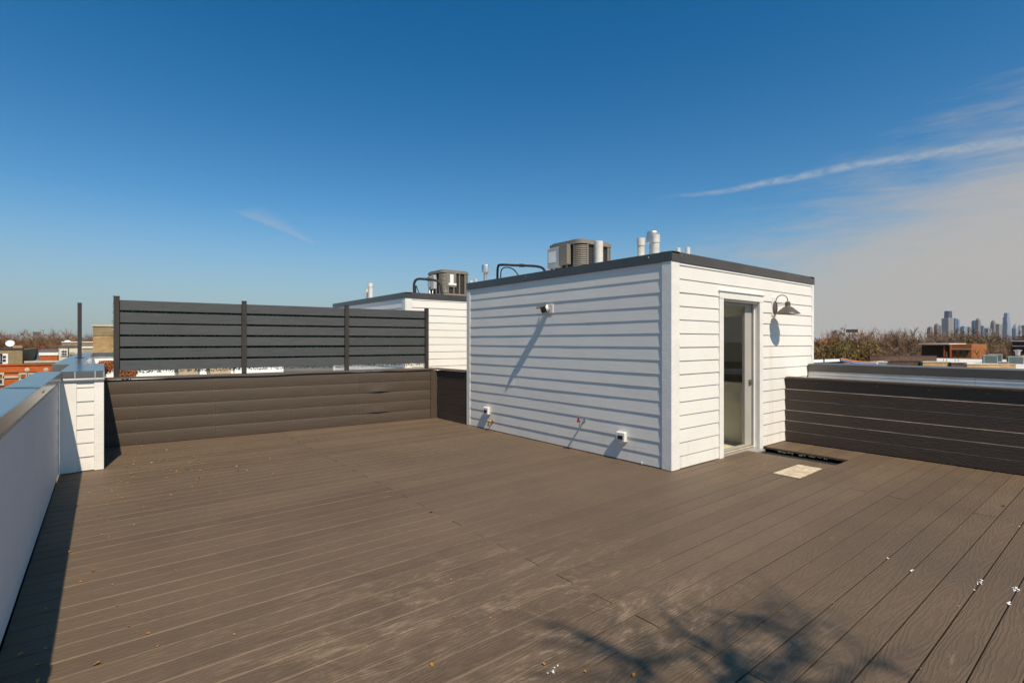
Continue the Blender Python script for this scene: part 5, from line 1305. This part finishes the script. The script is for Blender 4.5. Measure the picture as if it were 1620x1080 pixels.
# hose, tarp, box, short pipe on the nearest pale roof
def roll(pxs, d, r, mat, name, label, cat):
    pts = [spot(a, b2, d) for a, b2 in pxs]; A_ = pts[0]
    o = MB().tube([p - A_ for p in smooth_path(pts, 6)], r, 8).build(name, mat, None, smooth=1.2); o.location = A_; tag(o, label, cat)
roll([(1330, 567), (1338, 568.2), (1350, 571), (1368, 572.6), (1386, 573.2)], 22, .030, 'orange_plastic', 'tarp_edge', 'orange rolled edge on the tarp along the near pale roof', 'tarp')
roll([(1329, 569), (1338, 571), (1350, 573.8), (1368, 575.5), (1386, 575.3)], 21.9, .045, 'blue_tarp', 'rolled_tarp', 'blue rolled tarp below the orange edge on the pale roof', 'tarp')
p = spot(1396, 571.5, 22); bx = empty('roof_box', (p.x, p.y, p.z - .22), .3, 'small grey white box at the end of the tarp', 'box')
MB().cbox(-.19, .19, -.16, .16, 0, .19, .01).build('body', 'galv', bx); MB().cbox(-.21, .21, -.18, .18, .1905, .215, .006).build('lid', 'white_paint', bx); MB().cbox(.03, .16, -.168, -.161, .04, .15, .002).build('opening', 'black', bx)
p = spot(1303.5, 568.5, 22); pv = empty('roof_pipe', (p.x, p.y, -.2), label='thin black pipe on the white roof edge beside the penthouse', cat='pipe')
MB().lathe([(.025, 0), (.025, p.z + .2), (.045, p.z + .2), (.045, p.z + .24), (.0001, p.z + .24)], 10).build('pipe', 'rubber', pv, smooth=.7)
rw = MB().add([tuple(spot(1284, 569, 24)), tuple(spot(1329, 567.5, 24)), tuple(spot(1329, 571.5, 24)), tuple(spot(1284, 573.5, 24))] + [tuple(spot(1284, 569, 24.4)), tuple(spot(1329, 567.5, 24.4)), tuple(spot(1329, 571.5, 24.4)), tuple(spot(1284, 573.5, 24.4))], [(0, 3, 2, 1), (4, 5, 6, 7), (0, 1, 5, 4), (1, 2, 6, 5), (2, 3, 7, 6), (3, 0, 4, 7)]).build('roof_curb', 'white_paint', None)
tag(rw, 'white raised roof curb beside the right edge of the penthouse', 'curb')

# orange brick house with porch at right
def x_front(px, x): t = (FW + RT * ((px - 810) / FPX)); k_ = (x - CAM.x) / t.x; return CAM.y + t.y * k_, k_
XO = 86.0
def xz(py, px, x): return CAM.z + (540 - py) / FPX * x_front(px, x)[1]
po = empty('brick_house', (XO, x_front(1500, XO)[0], GZ), label='orange brick house with posts and flat roof among the right trees', cat='house'); L = po.location
def xbox(par, px0, px1, py0, py1, x, dp, name, mt):
    y0, y1 = x_front(px1, x)[0], x_front(px0, x)[0]; z1, z0 = xz(py0, (px0 + px1) / 2, x), xz(py1, (px0 + px1) / 2, x)
    return MB().box(x - L.x, x + dp - L.x, y0 - L.y, y1 - L.y, z0 - L.z, z1 - L.z).build(name, mt, par)
xbox(po, 1502, 1537, 544.5, 640, XO, 10, 'wall', 'brick_amber')
xbox(po, 1458, 1501.5, 546, 640, XO + 3, 7, 'wall', 'brick_dark')
xbox(po, 1453, 1502, 543.2, 544.6, XO - .6, 10, 'roof', 'roof_white')
for a in (1492.5, 1502.2): xbox(po, a, a + 1.8, 544.7, 565, XO - .5, .4, 'post', 'brick_orange')
xbox(po, 1502, 1537, 552, 553, XO - .15, .14, 'stone_band', 'stone')
xbox(po, 1496, 1499, 556, 565, XO + 2.85, .14, 'door', 'white_paint')
for a in (1508, 1518, 1528): xbox(po, a, a + 3.5, 554.5, 561, XO - .08, .07, 'window', 'window')
XR = 80.0
rd = empty('brick_house', (XR, x_front(1612, XR)[0], GZ), label='dark red brick house at the right edge below the skyline', cat='house'); L = rd.location
xbox(rd, 1601, 1660, 540, 640, XR, 9, 'wall', 'brick_red'); xbox(rd, 1599, 1662, 538.8, 540, XR - .2, 9.4, 'roof', 'white_paint'); xbox(rd, 1601, 1660, 546.5, 548, XR - .12, .11, 'band', 'stone')
# billboard above the trees
p = spot(1348, 523.5, 420)
bb_ = empty('billboard', (p.x, p.y, GZ), -YAW - .4, 'small dark roadside billboard above the olive trees', 'billboard'); zz = p.z - GZ
MB().box(-4.2, 4.2, -.2, .2, zz - 1.2, zz + 1.4).build('panel', 'roof_dark', bb_); MB().box(-.3, .3, .0, .4, 0, zz - 1.21).build('mast', 'galv', bb_); MB().box(4.21, 5.6, .3, .5, zz - .9, zz + 1.6).build('side_panel', 'white_paint', bb_)

# ---- city skyline
DS = 5700.0; KS = DS / FPX
def tower(px0, px1, top_py, mt, label, shape='box', d=DS, dep=1.0, extra=None):
    k_ = d / FPX; c = spot((px0 + px1) / 2, 540, d); w_ = (px1 - px0) * k_; H = CAM.z + (540 - top_py) * k_ - GZ
    o = empty('skyscraper', (c.x, c.y, GZ), -YAW + .35, label, 'skyscraper', 'towers of the distant city skyline'); a = w_ / (math.cos(.35) + .55 * dep * math.sin(.35)) / 2 * 1.05; b2 = a * dep * .7
    if shape == 'box': MB().box(-a, a, -b2, b2, 0, H).build('shaft', mt, o); MB().box(-a * .6, a * .6, -b2 * .6, b2 * .6, H + .01, H + 8).build('rooftop', mt, o)
    elif shape == 'taper':
        MB().add([(-a * 1.35, -b2 * 1.35, 0), (a * 1.35, -b2 * 1.35, 0), (a * 1.35, b2 * 1.35, 0), (-a * 1.35, b2 * 1.35, 0), (-a, -b2, H), (a, -b2, H), (a, b2, H), (-a, b2, H)], [(0, 3, 2, 1), (4, 5, 6, 7), (0, 1, 5, 4), (1, 2, 6, 5), (2, 3, 7, 6), (3, 0, 4, 7)]).build('shaft', mt, o)
        for sx in (-.45, .45): MB().tube([(sx * a, 0, H), (sx * a, 0, H + 40), (sx * a, 0, H + (95 if sx < 0 else 60))], [3.2, 2.4, 1.0], 6).build('antenna', 'white_paint', o)
    elif shape == 'dome':
        MB().box(-a, a, -b2, b2, 0, H * .80).build('shaft', mt, o)
        MB().add([(-a, -b2, H * .80 + .01), (a, -b2, H * .80 + .01), (a, b2, H * .80 + .01), (-a, b2, H * .80 + .01), (-a * .85, -b2 * .85, H * .92), (a * .85, -b2 * .85, H * .92), (a * .85, b2 * .85, H * .92), (-a * .85, b2 * .85, H * .92), (-a * .35, -b2 * .35, H), (a * .35, -b2 * .35, H), (a * .35, b2 * .35, H), (-a * .35, b2 * .35, H)],
                 [(0, 1, 5, 4), (1, 2, 6, 5), (2, 3, 7, 6), (3, 0, 4, 7), (4, 5, 9, 8), (5, 6, 10, 9), (6, 7, 11, 10), (7, 4, 8, 11), (8, 9, 10, 11)]).build('crown', mt, o)
    elif shape == 'wave':
        for i, (s_, sh_) in enumerate(((1.0, 0), (.90, .06), (.80, -.04), (.62, .10))):
            MB().box(-a * s_ + sh_ * a, a * s_ + sh_ * a, -b2 * s_, b2 * s_, H * (0, .45, .68, .86)[i] + .02, H * (.45, .68, .86, 1)[i]).build('tier', mt, o)
    elif shape == 'spire':
        MB().box(-a, a, -b2, b2, 0, H * .72).build('shaft', mt, o); MB().add([(-a, -b2, H * .72 + .01), (a, -b2, H * .72 + .01), (a, b2, H * .72 + .01), (-a, b2, H * .72 + .01), (a * .1, 0, H)], [(0, 1, 4), (1, 2, 4), (2, 3, 4), (3, 0, 4)]).build('spire', mt, o)
    return o
tower(1467.5, 1474.5, 516.5, 'tower_brown', 'small brown tower at the left end of the skyline', 'dome')
tower(1478.5, 1485.5, 511.5, 'tower_brown', 'round topped brown tower left of the tallest one', 'dome')
tower(1485.5, 1490, 516, 'tower_tan', 'low tan tower between the brown one and tallest pair')
tower(1495.5, 1504.5, 492, 'tower_dark', 'tallest dark tapered tower with two white antennas', 'taper', d=DS + 250)
tower(1492, 1506.5, 503.5, 'tower_tan', 'broad tan tower in front of the tallest dark one', d=DS - 200)
tower(1507.5, 1514, 504.5, 'tower_blue', 'blue glass tower just right of the tallest')
tower(1513.5, 1518, 506, 'tower_pale', 'pale slim tower joined to the right of the blue glass one')
tower(1520, 1529, 517, 'tower_pale', 'low pale block in the gap of the skyline')
tower(1529, 1536, 518, 'tower_brown', 'low brown block left of the domed tower')
tower(1538, 1544, 508, 'tower_blue', 'blue tower beside the brown domed tower')
tower(1543.5, 1550.5, 503.5, 'tower_brown', 'brown domed tower in the middle of the skyline', 'dome', d=DS - 150)
tower(1552, 1556.5, 516, 'tower_blue', 'small blue tower right of the domed tower')
tower(1568, 1574.5, 506.5, 'tower_brown', 'slim brown tower right of centre in the skyline', 'dome')
tower(1575, 1584, 513.5, 'tower_tan', 'low tan tower beside the slim brown one')
tower(1587, 1597.5, 495, 'tower_pale', 'tall wavy pale blue glass tower near the right edge', 'wave')
tower(1602, 1610, 511, 'tower_pale', 'pointed pale tower at the right edge of the skyline', 'spire')
tower(1609.5, 1616, 512.5, 'tower_tan', 'tan tower between the pointed tower and the picture edge', 'spire')
tower(1616, 1624, 515.5, 'tower_blue', 'blue block at the far right end of the skyline')
tower(1556.5, 1567, 520, 'tower_pale', 'very low pale block between blue and slim brown towers')
tower(1318, 1330, 523.5, 'tower_tan', 'faint tan block behind the olive trees', d=4200)

# ================================================================== AIR
hzm = bpy.data.materials.new('thin haze'); hzm.use_nodes = True; hn = hzm.node_tree; hn.nodes.clear()
vo = hn.nodes.new('ShaderNodeOutputMaterial'); pvn = hn.nodes.new('ShaderNodeVolumePrincipled'); hn.links.new(pvn.outputs[0], vo.inputs['Volume'])
pvn.inputs['Color'].default_value = (0.86, 0.90, 0.96, 1); pvn.inputs['Density'].default_value = 0.000024; pvn.inputs['Anisotropy'].default_value = 0.2
M['haze'] = hzm
hb = MB().box(-9200, 9200, -9200, 9200, GZ - 1.0, 560.0).build('haze', 'haze'); tag(hb, kind='stuff')
